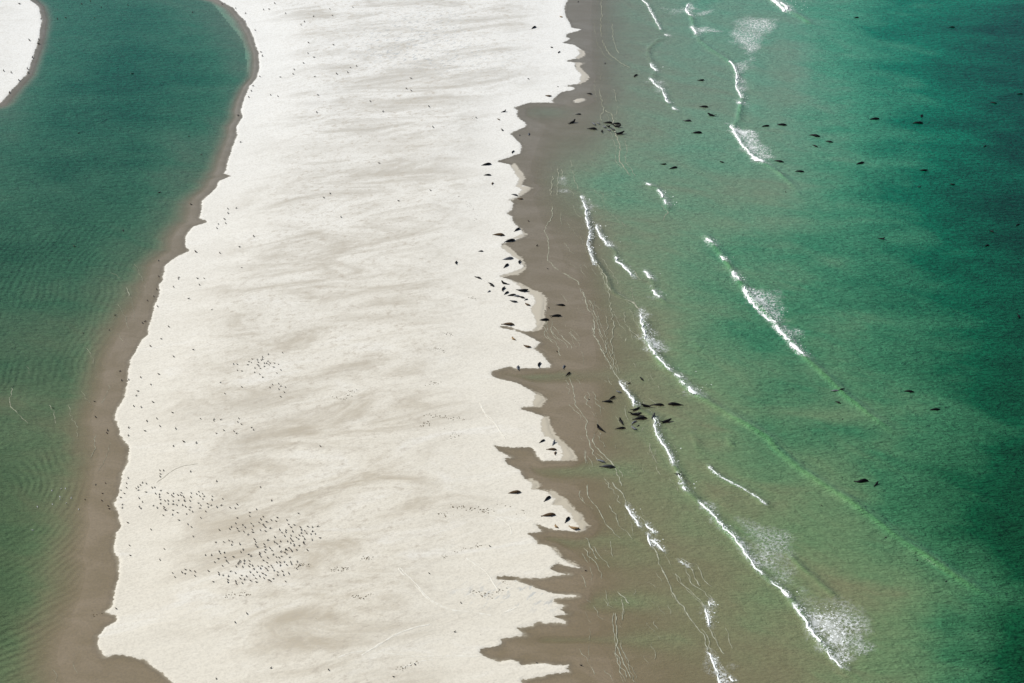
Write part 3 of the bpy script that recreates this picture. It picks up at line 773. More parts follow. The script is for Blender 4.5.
# swash lines: films of foam left by the last waves
mb = MB()
SWASH = [
 ([(601.5,0),(602.2,14),(600.7,23.5),(602.2,40.8),(608.5,53.3),(619.5,62.7),(635,69.7)], .30), ([(601.5,70.5),(599,87.8),(602,103),(604,110),(600,116),(602,121)], .26), ([(604,110),(611.7,114),(616.4,136),(620.3,147),(619.5,161),(626.5,170.5),(631,177)], .36),
 ([(557,168),(559,175),(557,186),(557,196)], .22), ([(570,160),(574,176),(578,190)], .16), ([(552,206),(552,217),(545.8,226.6),(544.3,231.3),(549,240.8),(547.4,259.6),(553.7,267.4),(566.2,274.5),(577.2,281.5),(584.2,294),(586.6,305),(586.6,307),(594.4,318),(593.6,334),(603.8,352.7),(613.3,370),(619.5,379.3),(625.8,392)], .30),
 ([(589.7,299),(596.8,319.8),(602.2,337),(611.7,357.4),(618,374.6)], .22), ([(608.5,287),(610.9,312),(614,326),(611.7,341.7),(612,356)], .26), ([(553.7,326),(560,335.5),(569.3,343.3),(572.5,349.6)], .22), ([(547.4,320),(547.4,337),(556.8,343.3),(560,357.4)], .20),
 ([(592,258),(599,267),(607,280),(608.5,287.8),(613,293)], .34), ([(613,293),(624,298),(635,305),(641,310)], .5), ([(560,212),(561,220),(562,226)], .12), ([(573,205),(576,214),(582,218)], .12), ([(618,308),(625,325),(634,333),(640,341)], .26),
 ([(569.3,377.8),(574,393.5),(574.8,405.7),(586.6,419.8),(586.6,435.5),(592.8,452.7),(597.6,462)], .28), ([(597,429),(592,440),(600,453),(605.5,456.8),(613.3,464.6),(616,472),(618,477),(622.7,487)], .32), ([(608.5,477.8),(614.8,487.2),(622.6,494),(626.5,506.6)], .32),
 ([(580.3,489.4),(579.5,497),(584,503)], .22), ([(588,484),(586.6,494),(592.8,503.5),(600.7,511.3),(605.4,523.9),(621,539.6)], .24), ([(585,536.4),(589.7,545.8),(596,556.8),(607,567),(610,578.7)], .30), ([(616.4,590),(630.5,605)], .24), ([(616.4,612),(616,622),(618,649.7),(625.8,665.3),(632,679.5)], .30), ([(623,598),(622,612),(621,628)], .22), ([(614,648),(617,658),(620,672),(626,683)], .20),
 ([(640,516),(646.3,524.5)], .3), ([(651,546),(657.2,552.7),(661.2,570),(668.2,581),(671.3,591.7),(677.6,602.6),(685.5,609.7),(688.6,617.5),(699.6,630),(705,638),(705.8,646.5),(708,652)], .36), ([(660.4,549.6),(671.3,557.4),(681.5,563),(690,566.8),(694.9,574.6),(696,582),(702.7,588.7),(712.9,601),(709.7,605.8)], .3), ([(709,626),(713.7,637),(718.4,649.7),(726,655)], .26), ([(675,572),(682,584),(700,600),(706,608)], .18),
 ([(634,270),(640,281)], .2), ([(660,205),(668,212),(660,225)], .16), ([(578,648),(588,662),(596,676)], .14), ([(645,622),(655,634),(662,640)], .16),
 ([(135,263.5),(142.5,278.5),(146,288.5)], .22), ([(125,286.5),(127,290),(130,296.5)], .55), ([(130,296),(134,311),(135,321)], .22), ([(117.5,303.5),(126,318.5),(129,331)], .24), ([(110,272),(122,279)], .18), ([(119,334),(123,342)], .2), ([(12.5,387),(9,404.5),(22.5,417),(30,425)], .36), ([(110,384.5),(107.5,394.5),(101,404.5)], .34), ([(94,409),(90,412)], .34), ([(50,404),(55,414),(56,424.5)], .3), ([(67.5,399.5),(71,417),(77.5,429.5),(76,438)], .24), ([(95,434.5),(95,449.5),(90,459.5)], .36), ([(110,442),(107.5,457),(97.5,472)], .2), ([(85,347),(92.5,357),(96,370)], .2), ([(80,390),(86,398),(92,404)], .16), ([(27,365),(31,380),(30,392)], .14), ([(52,668),(56,676),(58,686)], .16), ([(72,660),(78,676)], .14)]
for i, (ln, w) in enumerate(SWASH):
    ribbon(mb, ln, w * (.55 if ln[0][0] > 300 else .24), .015, wig=.28, gaps=.20, step=.32, w_var=.9, seed=i + .3, lift=.025)
for i, (ln, w) in enumerate(SWASH):
    if ln[0][0] < 400 or len(ln) < 4: continue
    for k in range(2):
        o = random.uniform(1.5, 16) * (1 if k else -.5)
        i0 = random.randrange(0, max(1, len(ln) - 3))
        sub = ln[i0:i0 + random.randrange(3, 7)]
        ribbon(mb, [(x + o + random.uniform(-1, 1), y + random.uniform(-1.5, 1.5)) for x, y in sub], random.uniform(.06, .13), .012, wig=.35, gaps=.22, step=.32, w_var=.9, seed=i * 5 + k + .7, lift=.02)
# many faint bits, sampled near the swash zone
for i in range(190):
    x, y = random.uniform(560, 690), random.uniform(180, 683)
    if x > 575 + (y > 330) * 35 + 60 or x < 560 + 20 * (y > 400): continue
    a = random.gauss(1.15, .35)
    L = random.uniform(5, 20)
    ribbon(mb, [(x, y), (x + .5 * L * math.cos(a) + random.uniform(-2, 2), y + .5 * L * math.sin(a)), (x + L * math.cos(a), y + L * math.sin(a))], random.uniform(.03, .08), .01, wig=.3, gaps=.25, w_var=.9, seed=i + 70.3, lift=.025)
tag(mb.build("swash_foam", M_SWASH), "thin pale foam lines left by waves over the wet sand and shallows", None, None, "stuff")

# ------------------------------------------------------------------ tracks, scarp and wrack on the dry sand
TR = [z4("565 232 600 270 640 305 670 345 720 380 770 400 850 410 950 420", 256, 512, 4), z4("315 598 400 570 480 568 560 578 650 585 760 580 900 582", 256, 512, 4), z4("390 605 450 570 510 530 560 500 620 478 700 455", 256, 512, 4),
 z4("580 635 640 608 720 592", 256, 512, 4), z4("690 165 720 185 760 190", 256, 512, 4), z4("835 185 880 215 930 250 950 290 975 330", 256, 512, 4), z4("895 245 905 280 950 320 985 370 1000 400", 256, 342, 4), z4("5 95 40 180 100 220 135 280 160 350", 480, 390, 6.38),
 z4("0 230 100 240 160 265 205 320 200 360", 480, 480, 6.38), z4("995 410 1023 390", 256, 512, 4), z4("110 240 230 262 330 275", 480, 480, 6.38), z4("160 240 190 225 240 205", 480, 576, 6.38)]
TLAB = ["long ridged track curving down the sand low in the middle", "faint straight track leading to the brown pool of wet sand", "slanting double track crossing the faint straight track", "short dark edged track at the bottom of the sand", "short bent track above the long ridged track", "curved track ending beside a narrow wet inlet", "thin curved track ending at a forked wet inlet", "crescent track on the sand tongue between two wet inlets", "hook shaped track beside the seals low on the sand edge", "tiny track stub at the mouth of the lowest pool", "thin track leading from the hook shaped track to a wet notch", "short slanting groove on the churned sand near the lowest pool"]
for i, (ln, lab) in enumerate(zip(TR, TLAB)):
    m = MB()
    ribbon(m, ln, .30, .04, wig=.12, gaps=.2, seed=i * 3.1, w_var=.5, lift=.0)
    if i in (0, 2):
        ribbon(m, [(x + 2.0, y - .6) for x, y in ln], .2, .03, wig=.1, gaps=.3, seed=i * 3.1 + 1, lift=.0)
    tag(m.build("sand_track", M_TRACK), lab, "track", "tracks pressed into the dry sand")
m = MB()
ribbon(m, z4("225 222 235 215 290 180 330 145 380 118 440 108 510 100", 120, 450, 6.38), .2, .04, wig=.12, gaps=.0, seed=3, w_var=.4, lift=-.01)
tag(m.build("sand_scarp", M_SCARP), "low curved scarp with a thin painted shadow line above the bird flock", "scarp")

m = MB()
WR_L = [(z4("300 225 320 235 350 240 375 235 370 208 410 200", 256, 342, 4), 34), (z4("680 182 710 170 735 172", 256, 342, 4), 16), (z4("670 305 740 308 790 315 840 316", 256, 342, 4), 60), (z4("660 350 680 325 705 345", 256, 342, 4), 30), (z4("740 352 800 370 825 380 760 395", 256, 342, 4), 26), (z4("690 40 720 38 760 45", 256, 342, 4), 26), (z4("380 350 430 358 460 348", 256, 512, 4), 30), (z4("720 12 750 18 780 28", 256, 512, 4), 16), (z4("730 190 780 178 840 158 900 140", 256, 512, 4), 36), (z4("860 320 900 330 940 345", 256, 512, 4), 30), (z4("580 636 610 625 640 610", 256, 512, 4), 26), (z4("890 350 930 345 1000 350", 0, 512, 4), 40), (z4("750 660 775 668 790 655", 256, 171, 4), 18), (z4("855 510 880 518", 256, 171, 4), 14), (z4("800 100 850 140 880 180 870 215", 256, 171, 4), 26), (z4("770 670 860 676 940 680", 256, 342, 4), 50), (z4("0 210 40 212", 480, 480, 6.38), 16), (z4("70 135 190 180 280 200 310 215 190 235", 480, 480, 6.38), 12), (z4("300 245 335 245 365 242", 256, 512, 4), 40), (z4("160 230 190 225 220 228", 256, 512, 4), 30), (z4("430 200 470 195", 256, 512, 4), 26), (z4("860 470 880 490", 256, 0, 4), 10), (z4("0 135 60 125 180 90 150 30", 480, 576, 6.38), 30), (z4("355 412 380 405 400 420 415 390", 0, 512, 4), 14)]
for ln, cnt in WR_L:
    w = resample(pxl(ln), .1)
    idx = rng.integers(0, len(w), cnt)
    pts = w[idx] + rng.normal(0, .35, (cnt, 2))
    zz = surf_at(pts)
    for (x, y), z_ in zip(pts, zz):
        r = random.uniform(.05, .16)
        m.dome(x, y, z_, r * random.uniform(1, 2), r, random.uniform(0, 3), r * .7, 5)
pts = pxl([(random.uniform(300, 560), random.uniform(330, 640)) for _ in range(150)] + [(random.uniform(360, 500), random.uniform(8, 60)) for _ in range(60)])
fz, fsd, _, _ = fields(pts)
for (x, y), z_, s_ in zip(pts, fz, fsd):
    if s_ > 2:
        r = random.uniform(.03, .08)
        m.dome(x, y, z_, r * random.uniform(1, 2), r, random.uniform(0, 3), r * .7, 5)
tag(m.build("wrack_debris", M_WRACK), "dark specks of wrack and shell strewn in lines over the dry sand", None, None, "stuff")

# ------------------------------------------------------------------ seals
def seal_mesh(pose):
    """One continuous body along +X (head forward), about 2.1 m long, belly at z = 0."""
    n, k = 19, 10
    t = np.linspace(0, 1, n)
    L = 2.2
    # half width along the body: tail .. hips .. chest .. neck .. head .. nose
    wf = .92
    tw = [0, .05, .14, .28, .45, .62, .74, .81, .86, .91, .955, .985, 1.0]
    hw = [.11, .13, .19, .255, .295, .305, .285, .245, .205, .19, .165, .12, .07]
    wdt = np.interp(t, tw, hw) * wf
    hgt = wdt * np.interp(t, [0, .1, .5, .85, 1], [.55, .7, .86, 1.0, .9])
    sx = (t - .5) * L
    y0, z0 = np.zeros(n), hgt.copy()
    yaw = np.zeros(n)
    if pose == 'curl':
        z0 += .42 * smooth(.62, 1, t) + .40 * smooth(.26, 0, t)
        sx = sx * .94
    elif pose == 'up':
        z0 += .62 * smooth(.60, .93, t)
        sx = sx - .22 * smooth(.7, 1, t)
        z0 += .10 * smooth(.15, 0, t)
    elif pose == 'bend':
        y0 = .34 * (2 * t - 1) ** 2
        sx = sx * .93
        z0 += .12 * smooth(.75, 1, t)
    elif pose == 'sbend':
        y0 = .20 * np.sin((t - .5) * 5.4)
        sx = sx * .96
    elif pose == 'swim':
        z0 = z0 - .07 + .10 * smooth(.8, 1, t)
        y0 = .06 * np.sin(t * 5)
    elif pose == 'roll':
        z0 += .16 * smooth(.7, 1, t) + .22 * smooth(.2, 0, t)
        y0 = -.22 * (2 * t - 1) ** 2
    bm = bmesh.new()
    rings = []
    C3 = np.stack([sx, y0, z0], 1)
    D = np.gradient(C3, axis=0)
    for i in range(n):
        d = Vector(D[i]).normalized()
        side = d.cross(Vector((0, 0, 1)))
        side = side.normalized() if side.length > .1 else Vector((0, -1, 0))
        up = side.cross(d).normalized()
        r = []
        for j in range(k):
            a = 2 * math.pi * j / k
            sz = math.sin(a)
            if sz < 0: sz *= .85
            r.append(bm.verts.new(Vector(C3[i]) + side * (wdt[i] * math.cos(a)) + up * (hgt[i] * sz)))
        rings.append(r)
    quads = {}
    for i in range(n - 1):
        for j in range(k):
            quads[i, j] = bm.faces.new((rings[i][j], rings[i][(j + 1) % k], rings[i + 1][(j + 1) % k], rings[i + 1][j]))
    tail = bm.faces.new(rings[0][::-1])
    nose = bm.faces.new(rings[-1])
    bm.normal_update()
    # fore flippers grow out of the flanks
    for j, s in ((9, -1), (5, 1)):
        f = quads[12, j]
        for step, (ox, oy, oz, sc_) in enumerate(((-.05, .09, -.03, .85), (-.10, .07, -.05, .7), (-.07, .02, -.03, .5))):
            res = bmesh.ops.extrude_face_region(bm, geom=[f])
            vs_ = [e for e in res['geom'] if isinstance(e, bmesh.types.BMVert)]
            nf = [e for e in res['geom'] if isinstance(e, bmesh.types.BMFace)][0]
            bmesh.ops.delete(bm, geom=[f], context='FACES_ONLY')
            c = sum((v.co for v in vs_), Vector()) / len(vs_)
            for v in vs_:
                v.co = c + (v.co - c) * sc_ + Vector((ox, oy * s * (1 if oy else 1), oz))
                v.co.z = max(v.co.z, .015) if pose != 'swim' else v.co.z
            f = nf
    # the hind flippers: the tail end splits into two fans
    tipc = sum((v.co for v in rings[0]), Vector()) / k
    d = Vector(D[0]).normalized()
    sd_ = d.cross(Vector((0, 0, 1))).normalized()
    up_ = sd_.cross(d)
    bm.faces.remove(tail)
    for s in (-1, 1):
        half = [rings[0][(j) % k] for j in ((8, 9, 0, 1, 2) if s > 0 else (3, 4, 5, 6, 7))]
        a = [bm.verts.new(tipc - d * .14 + sd_ * (.05 * s + w_) + up_ * h_) for w_, h_ in ((s * .0, -.02), (s * .09, 0), (s * .0, .02))]
        b = [bm.verts.new(tipc - d * .30 + sd_ * (.08 * s + w_) + up_ * h_) for w_, h_ in ((s * -.04, -.012), (s * .13, 0), (s * -.04, .012))]
        seq = half if s > 0 else half
        for q in range(4):
            m_ = a[min(q, 2)] if q < 2 else a[min(q - 0, 2)]
            try: bm.faces.new((seq[q + 1], seq[q], a[0 if q < 1 else 1 if q < 3 else 2]))
            except Exception: pass
        for q, w_ in ((1, (0, 1)), (3, (1, 2))):
            try: bm.faces.new((seq[q], a[w_[0]], a[w_[1]]))
            except Exception: pass
        try:
            bm.faces.new((seq[0], seq[4], a[2], a[0]))
            bm.faces.new((a[0], a[1], b[1], b[0])); bm.faces.new((a[1], a[2], b[2], b[1])); bm.faces.new((a[2], a[0], b[0], b[2])); bm.faces.new((b[0], b[1], b[2]))
        except Exception: pass
    bmesh.ops.recalc_face_normals(bm, faces=bm.faces)
    for f in bm.faces: f.smooth = True
    me = bpy.data.meshes.new("seal")
    bm.to_mesh(me)
    bm.free()
    return me

_seal = {}
def seal_data(pose, col):
    if pose not in _seal: _seal[pose] = seal_mesh(pose)
    if (pose, col) not in _seal:
        me = _seal[pose].copy()
        me.materials.clear()
        me.materials.append(FUR[col])
        _seal[pose, col] = me
    return _seal[pose, col]

G1, G2, G3 = "seals hauled out along the edge of the white sand", "seals lying in the shallow surf", "seals swimming in the green sea"
# x, y, heading in the picture (degrees, 0 towards the sea), size, pose, coat, label
SEALS = [
 # on the dry sand, from the far end
 (560.7,16,-25,.62,'bend','tan',"tan young seal on the far tip of the white sand"),
 (533.8,26.8,28,1.0,'lie','black',"black seal lying alone slantwise on the far white sand"),
 (551.3,46.6,-25,.5,'bend','grey',"small grey seal, upper of two short ones below the far tan youngster"),
 (558.8,51.4,30,.5,'roll','black',"stubby black seal close to a thin far inlet"),
 (528.3,77.9,-30,.38,'lie','grey',"tiny grey seal alone on the sand above the wide bay"),
 (548.2,95.4,-8,.85,'bend','brown',"brown seal lying at the upper rim of the wide wet bay"),
 (557.9,85.8,-30,.3,'lie','grey',"tiny dark seal pup at the tip of a needle thin inlet"),
 (504,110.9,10,.72,'up','black',"black seal with lifted head on the sand facing the wide bay"),
 (498.8,118.7,-30,.45,'roll','brown',"small brown seal below the one with lifted head, beside the wide bay"),
 (502.4,129.2,-60,.48,'roll','black',"small black seal, lowest of three beside the wide bay"),
 (528.6,133.6,70,.5,'roll','silver',"pale and dark pup sitting on wet sand at the bay"),
 (519.8,134.4,70,.3,'lie','grey',"tiny dark pup in the short wet notch of the bay"),
 (512.6,151.2,45,.62,'roll','black',"compact black seal on the small white point above the sharp inlet"),
 (486.6,163.9,8,1.1,'lie','black',"flat black seal stretched level with the sharp inlet"),
 (487.5,174.4,0,.85,'lie','black',"black seal just below the flat one near the sharp inlet"),
 (492.2,182.9,60,.5,'roll','brown',"compact brown tinged seal, lowest of three near the sharp inlet"),
 (514.8,194.2,-15,.75,'lie','grey',"dark seal at the damp edge above a brown one"),
 (520,198.2,-8,.8,'bend','brown',"brown seal on damp sand beside a dark companion"),
 (517.2,228.9,30,.9,'lie','black',"black seal slanting across the white point below the middle bay"),
 (499,234.2,-4,1.2,'lie','brown',"slim brown seal lying flat inland of the white point"),
 (510,239.9,10,1.15,'lie','black',"long black seal at the mouth of a narrow inlet"),
 (480.8,250.5,0,.5,'lie','grey',"small dark seal lying inland of the slim brown one"),
 (508.2,258.1,8,1.1,'lie','silver',"slim bluish grey seal above a slanting black one"),
 (506.2,264.9,40,.85,'lie','black',"black seal slanting below the slim bluish grey one"),
 (519.2,261.5,70,.6,'roll','black',"compact black and brown seal on the damp sand rim"),
 (456,262,80,.55,'roll','black',"compact black seal far inland on the white sand"),
 (478.5,277,-20,.65,'roll','black',"black seal alone between the inland one and the crowded point"),
 (491.3,284,-42,.9,'lie','black',"black seal slanting down at the landward end of the crowded point"),
 (504.3,282.8,170,.85,'up','black',"black seal with head up topmost on the crowded point"),
 (503,288.3,55,.8,'roll','black',"plump black seal under the topmost one on the crowded point"),
 (489,290.7,30,.4,'lie','silver',"tiny bluish pup at the landward end of the crowded point"),
 (506.3,292.3,35,.75,'lie','black',"black seal on the crowded point beside the long row of two"),
 (522.6,290.3,-4,1.15,'bend','black',"long black seal at the waterside of the crowded point"),
 (512,294.5,5,.85,'lie','black',"first black seal of the touching row on the crowded point"),
 (516.6,295.4,-8,.8,'lie','silver',"silver grey seal in the middle of the touching row"),
 (521.6,296.6,-18,.8,'lie','black',"last black seal of the touching row on the crowded point"),
 (526,298.8,20,.4,'lie','grey',"tiny grey pup beside the end of the touching row"),
 (513.4,301,-12,.8,'bend','grey',"grey seal lying below the touching row"),
 (527,303.9,-28,.75,'bend','brown',"dark brown seal lowest on the crowded point"),
 (508.5,323.7,-4,1.1,'lie','brown',"slim brown seal above the hairline inlet"),
 (512.9,338,-45,.65,'bend','tan',"tan young seal below the hairline inlet"),
 (526.7,346,-18,.85,'bend','brown',"brown seal near the notch under the hairline inlet"),
 (538.8,363.9,65,.7,'roll','black',"compact black seal above the deep rounded inlet"),
 (517.6,367,80,.6,'roll','silver',"grey seal upright at the rim of the deep rounded inlet"),
 (542.2,440.3,30,.75,'lie','black',"black seal topmost on the blunt white point above the forked inlet"),
 (553.7,442.3,60,.75,'up','silver',"silver and black seal with raised head on the blunt white point"),
 (552,448.7,-3,.95,'lie','brown',"flat dark seal between two others on the blunt white point"),
 (555,452.5,70,.5,'roll','brown',"small round brown seal lowest on the blunt white point"),
 (514.8,491.8,5,1.25,'lie','brown',"long dark seal alone at the sand edge below the forked inlet"),
 (547.4,497.8,40,.95,'lie','black',"black seal slanting on the upper part of the tapering white point"),
 (549,514.4,5,1.25,'lie','brown',"long reddish dark seal stretched on the tapering white point"),
 (567.3,518.8,55,.95,'lie','black',"plump black seal near the tip of the tapering white point"),
 (555.7,525.7,-50,.6,'bend','tan',"tan pup below the long reddish seal"),
 (573.7,527.8,-15,1.15,'bend','tan',"light brown seal at the very tip of the tapering white point"),
 # in the shallows, far group
 (572.5,121.8,15,1.0,'up','black',"black seal with head raised high on wet sand, apart from the far group"),
 (578.4,113.4,0,.62,'lie','grey',"small dark seal above the one with raised head on wet sand"),
 (589.7,93.1,-10,.6,'roll','black',"small black seal alone in the far shallows"),
 (635.2,75,30,.85,'roll','black',"black seal on the far inner swell beside a foam line"),
 (605,62.5,60,.35,'lie','grey',"tiny dark pup at the far foam line"),
 (578.2,1,60,.35,'lie','grey',"tiny dark pup at the top edge of the wet sand"),
 (593.6,123.1,-38,.8,'lie','silver',"bluish grey seal slanting at the landward end of the far group"),
 (592.5,128.1,-5,1.05,'lie','black',"black seal under the bluish grey slanting one in the far group"),
 (598.4,122.6,-30,.5,'roll','silver',"small pale headed seal in the far group"),
 (604,126.2,-35,.7,'bend','silver',"whitish seal stretched towards the middle of the far group"),
 (608.2,122.1,-2,1.0,'lie','black',"black seal topmost in the middle of the far group"),
 (608.4,126.0,-35,.8,'up','black',"black seal rearing in the middle of the far group"),
 (616.4,123.2,-2,1.0,'lie','black',"black seal at the top of the seaward pair in the far group"),
 (617,125.9,-8,1.1,'curl','black',"curled black seal under the seaward pair in the far group"),
 (608.8,129.4,-35,.6,'lie','silver',"small bluish seal low in the middle of the far group"),
 (613,128.8,-25,.75,'lie','grey',"slate seal wedged low beside the seaward pair"),
 (601.8,130.8,80,.55,'roll','black',"small upright black seal beneath the far group"),
 (619.8,133.1,6,1.2,'curl','black',"large black seal lying lowest of the far group"),
 (704,106.1,-4,1.0,'lie','black',"black seal uppermost of five in the shallows beyond the far group"),
 (711.3,114.8,170,1.05,'curl','black',"curved black seal with head and tail raised in the shallows"),
 (687.5,120.2,-8,.95,'sbend','grey',"two toned dark seal above a straight one in the shallows"),
 (697.2,132.1,0,1.1,'lie','black',"straight black seal lowest of five in the shallows beyond the far group"),
 (701,79.7,0,.85,'bend','black',"black seal swimming alone inside the upright breaking wave"),
 (663.5,163.6,0,.8,'bend','black',"smaller of a black pair below the far shallows"),
 (673.4,167.2,12,1.15,'lie','black',"larger of a black pair below the far shallows"),
 (721.2,161.2,-25,.75,'bend','black',"black seal alone under the solid white breaking wave"),
 # swimming
 (765.4,125.4,8,.95,'swim','black',"black seal swimming beside another just beyond the white triangle of foam"),
 (781.8,124.1,-2,1.1,'swim','black',"longer black seal swimming beyond the white triangle of foam"),
 (779,160.6,-10,1.25,'swim','black',"black seal swimming at the lower tip of the white triangle of foam"),
 (799.5,170.7,-3,1.15,'swim','black',"slim dark seal swimming seaward of the foam tip"),
 (814.6,135,-10,1.25,'swim','black',"dark seal uppermost of a swimming trio"),
 (829,140.9,-12,1.1,'swim','black',"dark seal on the seaward side of a swimming trio"),
 (815,145.2,-22,1.0,'swim','black',"dark seal lowest of a swimming trio"),
 (860,162.6,15,1.2,'swim','black',"dark seal swimming alone below the trio"),
 (874.3,118.3,5,1.15,'swim','black',"dark seal swimming alone in deep water beyond the trio"),
 (921.3,115.4,70,.7,'roll','black',"round dark seal upright above a flat swimmer in deep water"),
 (917.7,122.3,0,1.2,'swim','black',"flat dark swimmer under the round upright seal in deep water"),
 (993.6,102.1,-10,.8,'swim','black',"faint dark seal near the far edge of the deep water"),
 (1019.8,93.2,0,.7,'swim','black',"dark seal cut close by the seaward edge of the view, high up"),
 (856.4,16.8,0,.6,'roll','black',"small dark seal bobbing in the far green water"),
 (951.8,26.4,0,.8,'swim','black',"faint reddish dark seal in the farthest deep water"),
 (984.8,145.5,40,.7,'swim','black',"dark seal swimming singly high in the darkest water"),
 (923.7,169.8,-3,1.1,'bend','black',"dark seal in deep water with two smaller shapes below it"),
 (951.9,183.6,-15,.75,'bend','black',"smaller dark seal seaward of the one with two shapes below"),
 (919.2,186.1,10,.5,'swim','grey',"faint bluish seal barely surfacing in deep water"),
 (882,238.1,-10,.8,'up','black',"dark seal with head out alone in mid water"),
 (1017.5,224.2,30,.75,'swim','black',"dark seal by the seaward edge beside two lower companions"),
 (991.8,230.7,-20,.6,'roll','black',"upper of two small dark seals in the darkest water"),
 (986.8,244.8,15,.6,'roll','black',"lower of two small dark seals in the darkest water"),
 (1018.7,315.5,-70,.8,'roll','black',"compact dark seal alone at the seaward edge of the view"),
 (908.9,390.7,-4,1.05,'swim','black',"dark seal swimming seaward of the green swell, upper of two"),
 (934.7,408.8,4,1.05,'swim','black',"dark seal swimming seaward of the green swell, lower of two"),
 (835.8,389.5,-4,.85,'lie','silver',"silver and black seal riding the tail of the green swell"),
 (841.8,389.2,8,.6,'lie','black',"black seal touching the silver one on the green swell"),
 (838,401.6,-20,.6,'swim','black',"small dark seal beneath the touching pair on the swell"),
 (861.9,480.5,-2,1.25,'sbend','black',"long dark seal beside a tail shaped companion in mid water"),
 (876.2,483.6,40,.75,'up','black',"dark seal with raised head beside the long one in mid water"),
 # large surf cluster
 (544,319.3,4,1.0,'lie','black',"black seal, lower of three on wet sand off the damp tip"),
 (556,315.2,2,1.2,'roll','black',"large black seal in the middle of three on wet sand off the damp tip"),
 (560.7,304.4,-4,1.0,'lie','black',"black seal, upper of three on wet sand off the damp tip"),
 (563.5,366.2,60,.6,'roll','silver',"bluish grey seal on wet sand off the deep rounded inlet"),
 (568.2,373.1,40,.8,'lie','black',"black seal slanting under the bluish one off the deep rounded inlet"),
 (641.5,378,-50,.7,'lie','black',"black seal between the lace breaker and the large cluster"),
 (629,382.5,20,.4,'lie','grey',"tiny dark pup beside the foam thread above the large cluster"),
 (618.5,391.2,-20,.65,'bend','silver',"silver and black seal topmost at the landward side of the large cluster"),
 (612.2,397.1,28,.9,'lie','black',"slanting black seal of a landward pair above the large cluster"),
 (608,400.8,-4,1.0,'lie','black',"level black seal of a landward pair above the large cluster"),
 (646.2,405.6,175,1.1,'curl','black',"curved black seal with raised ends topmost in the large cluster"),
 (658.4,404.2,-3,1.1,'lie','black',"straight black seal between a curved one and the outermost one"),
 (674.9,403.9,178,1.35,'lie','black',"long black seal outermost on the seaward side of the large cluster"),
 (635.5,408.5,12,1.0,'curl','black',"black seal with raised tail first of a stack of three"),
 (635.7,414,-5,1.3,'curl','black',"long black seal second of a stack of three"),
 (640.4,417.9,4,1.35,'lie','black',"long black seal third of a stack of three"),
 (633.7,421.6,30,.75,'roll','silver',"stubby seal with a pale head under the stack of three"),
 (653.3,415.8,50,.85,'up','grey',"dark seal with raised head at the foam thread"),
 (666,421.1,10,1.25,'curl','black',"black seal with raised tail seaward of the foam thread"),
 (621,421.1,125,.95,'up','black',"black seal rearing its head at the landward side of the large cluster"),
 (620.8,427.6,4,.95,'lie','black',"black seal under the rearing one in the large cluster"),
 (633.4,427.6,-35,.95,'bend','silver',"silver and black seal lowest in the large cluster"),
 (638,425,30,.35,'lie','grey',"tiny dark pup next to the silver lowest seal"),
 (600,428.2,150,1.15,'up','black',"black seal with stretched neck alone landward of the large cluster"),
 (601.2,460.4,-20,.9,'lie','silver',"bluish grey seal, upper of a pair at the swash line"),
 (607.8,466.1,-4,1.3,'lie','grey',"long mottled seal, lower of a pair at the swash line"),
 (677.6,473,-10,.5,'roll','black',"small dark seal in the foam thread below the large cluster"),
]

def heading(x, y, a):
    p, q = px2w(x, y), px2w(x + 4 * math.cos(R(a)), y - 4 * math.sin(R(a)))
    return math.atan2(q[1] - p[1], q[0] - p[0])

first = None
for (x, y, a, s, pose, col, lab) in SEALS:
    X, Y = px2w(x, y + 1.0)
    z = float(surf_at([(X, Y)])[0])
    X, Y = px2w(x, y + 1.0, z)
    z = float(surf_at([(X, Y)])[0])
    o = bpy.data.objects.new("seal", seal_data(pose, col))
    sc.collection.objects.link(o)
    o.location = (X, Y, z - .012)
    o.rotation_euler = (0, 0, heading(x, y, a))
    k = (.97 if s > .7 else 1.05) * s * random.uniform(.96, 1.04)
    o.scale = (k, k * (1.05 if s > .6 else 1.25), k * (1.0 if s > .6 else 1.2))
    if fields(np.array([[X, Y]]))[1][0] > -.3:
        o.scale = [c * (1.08 if y < 400 else .88) for c in o.scale]
    elif y < 140:
        o.scale = [c * 1.12 for c in o.scale]
    else:
        o.scale = (o.scale[0] * .95, o.scale[1] * .86, o.scale[2] * .9)
    grp = G1 if lab and fields(np.array([[X, Y]]))[1][0] > -.3 else (G3 if pose == 'swim' or x > 720 else G2)
    tag(o, lab, "seal", grp)

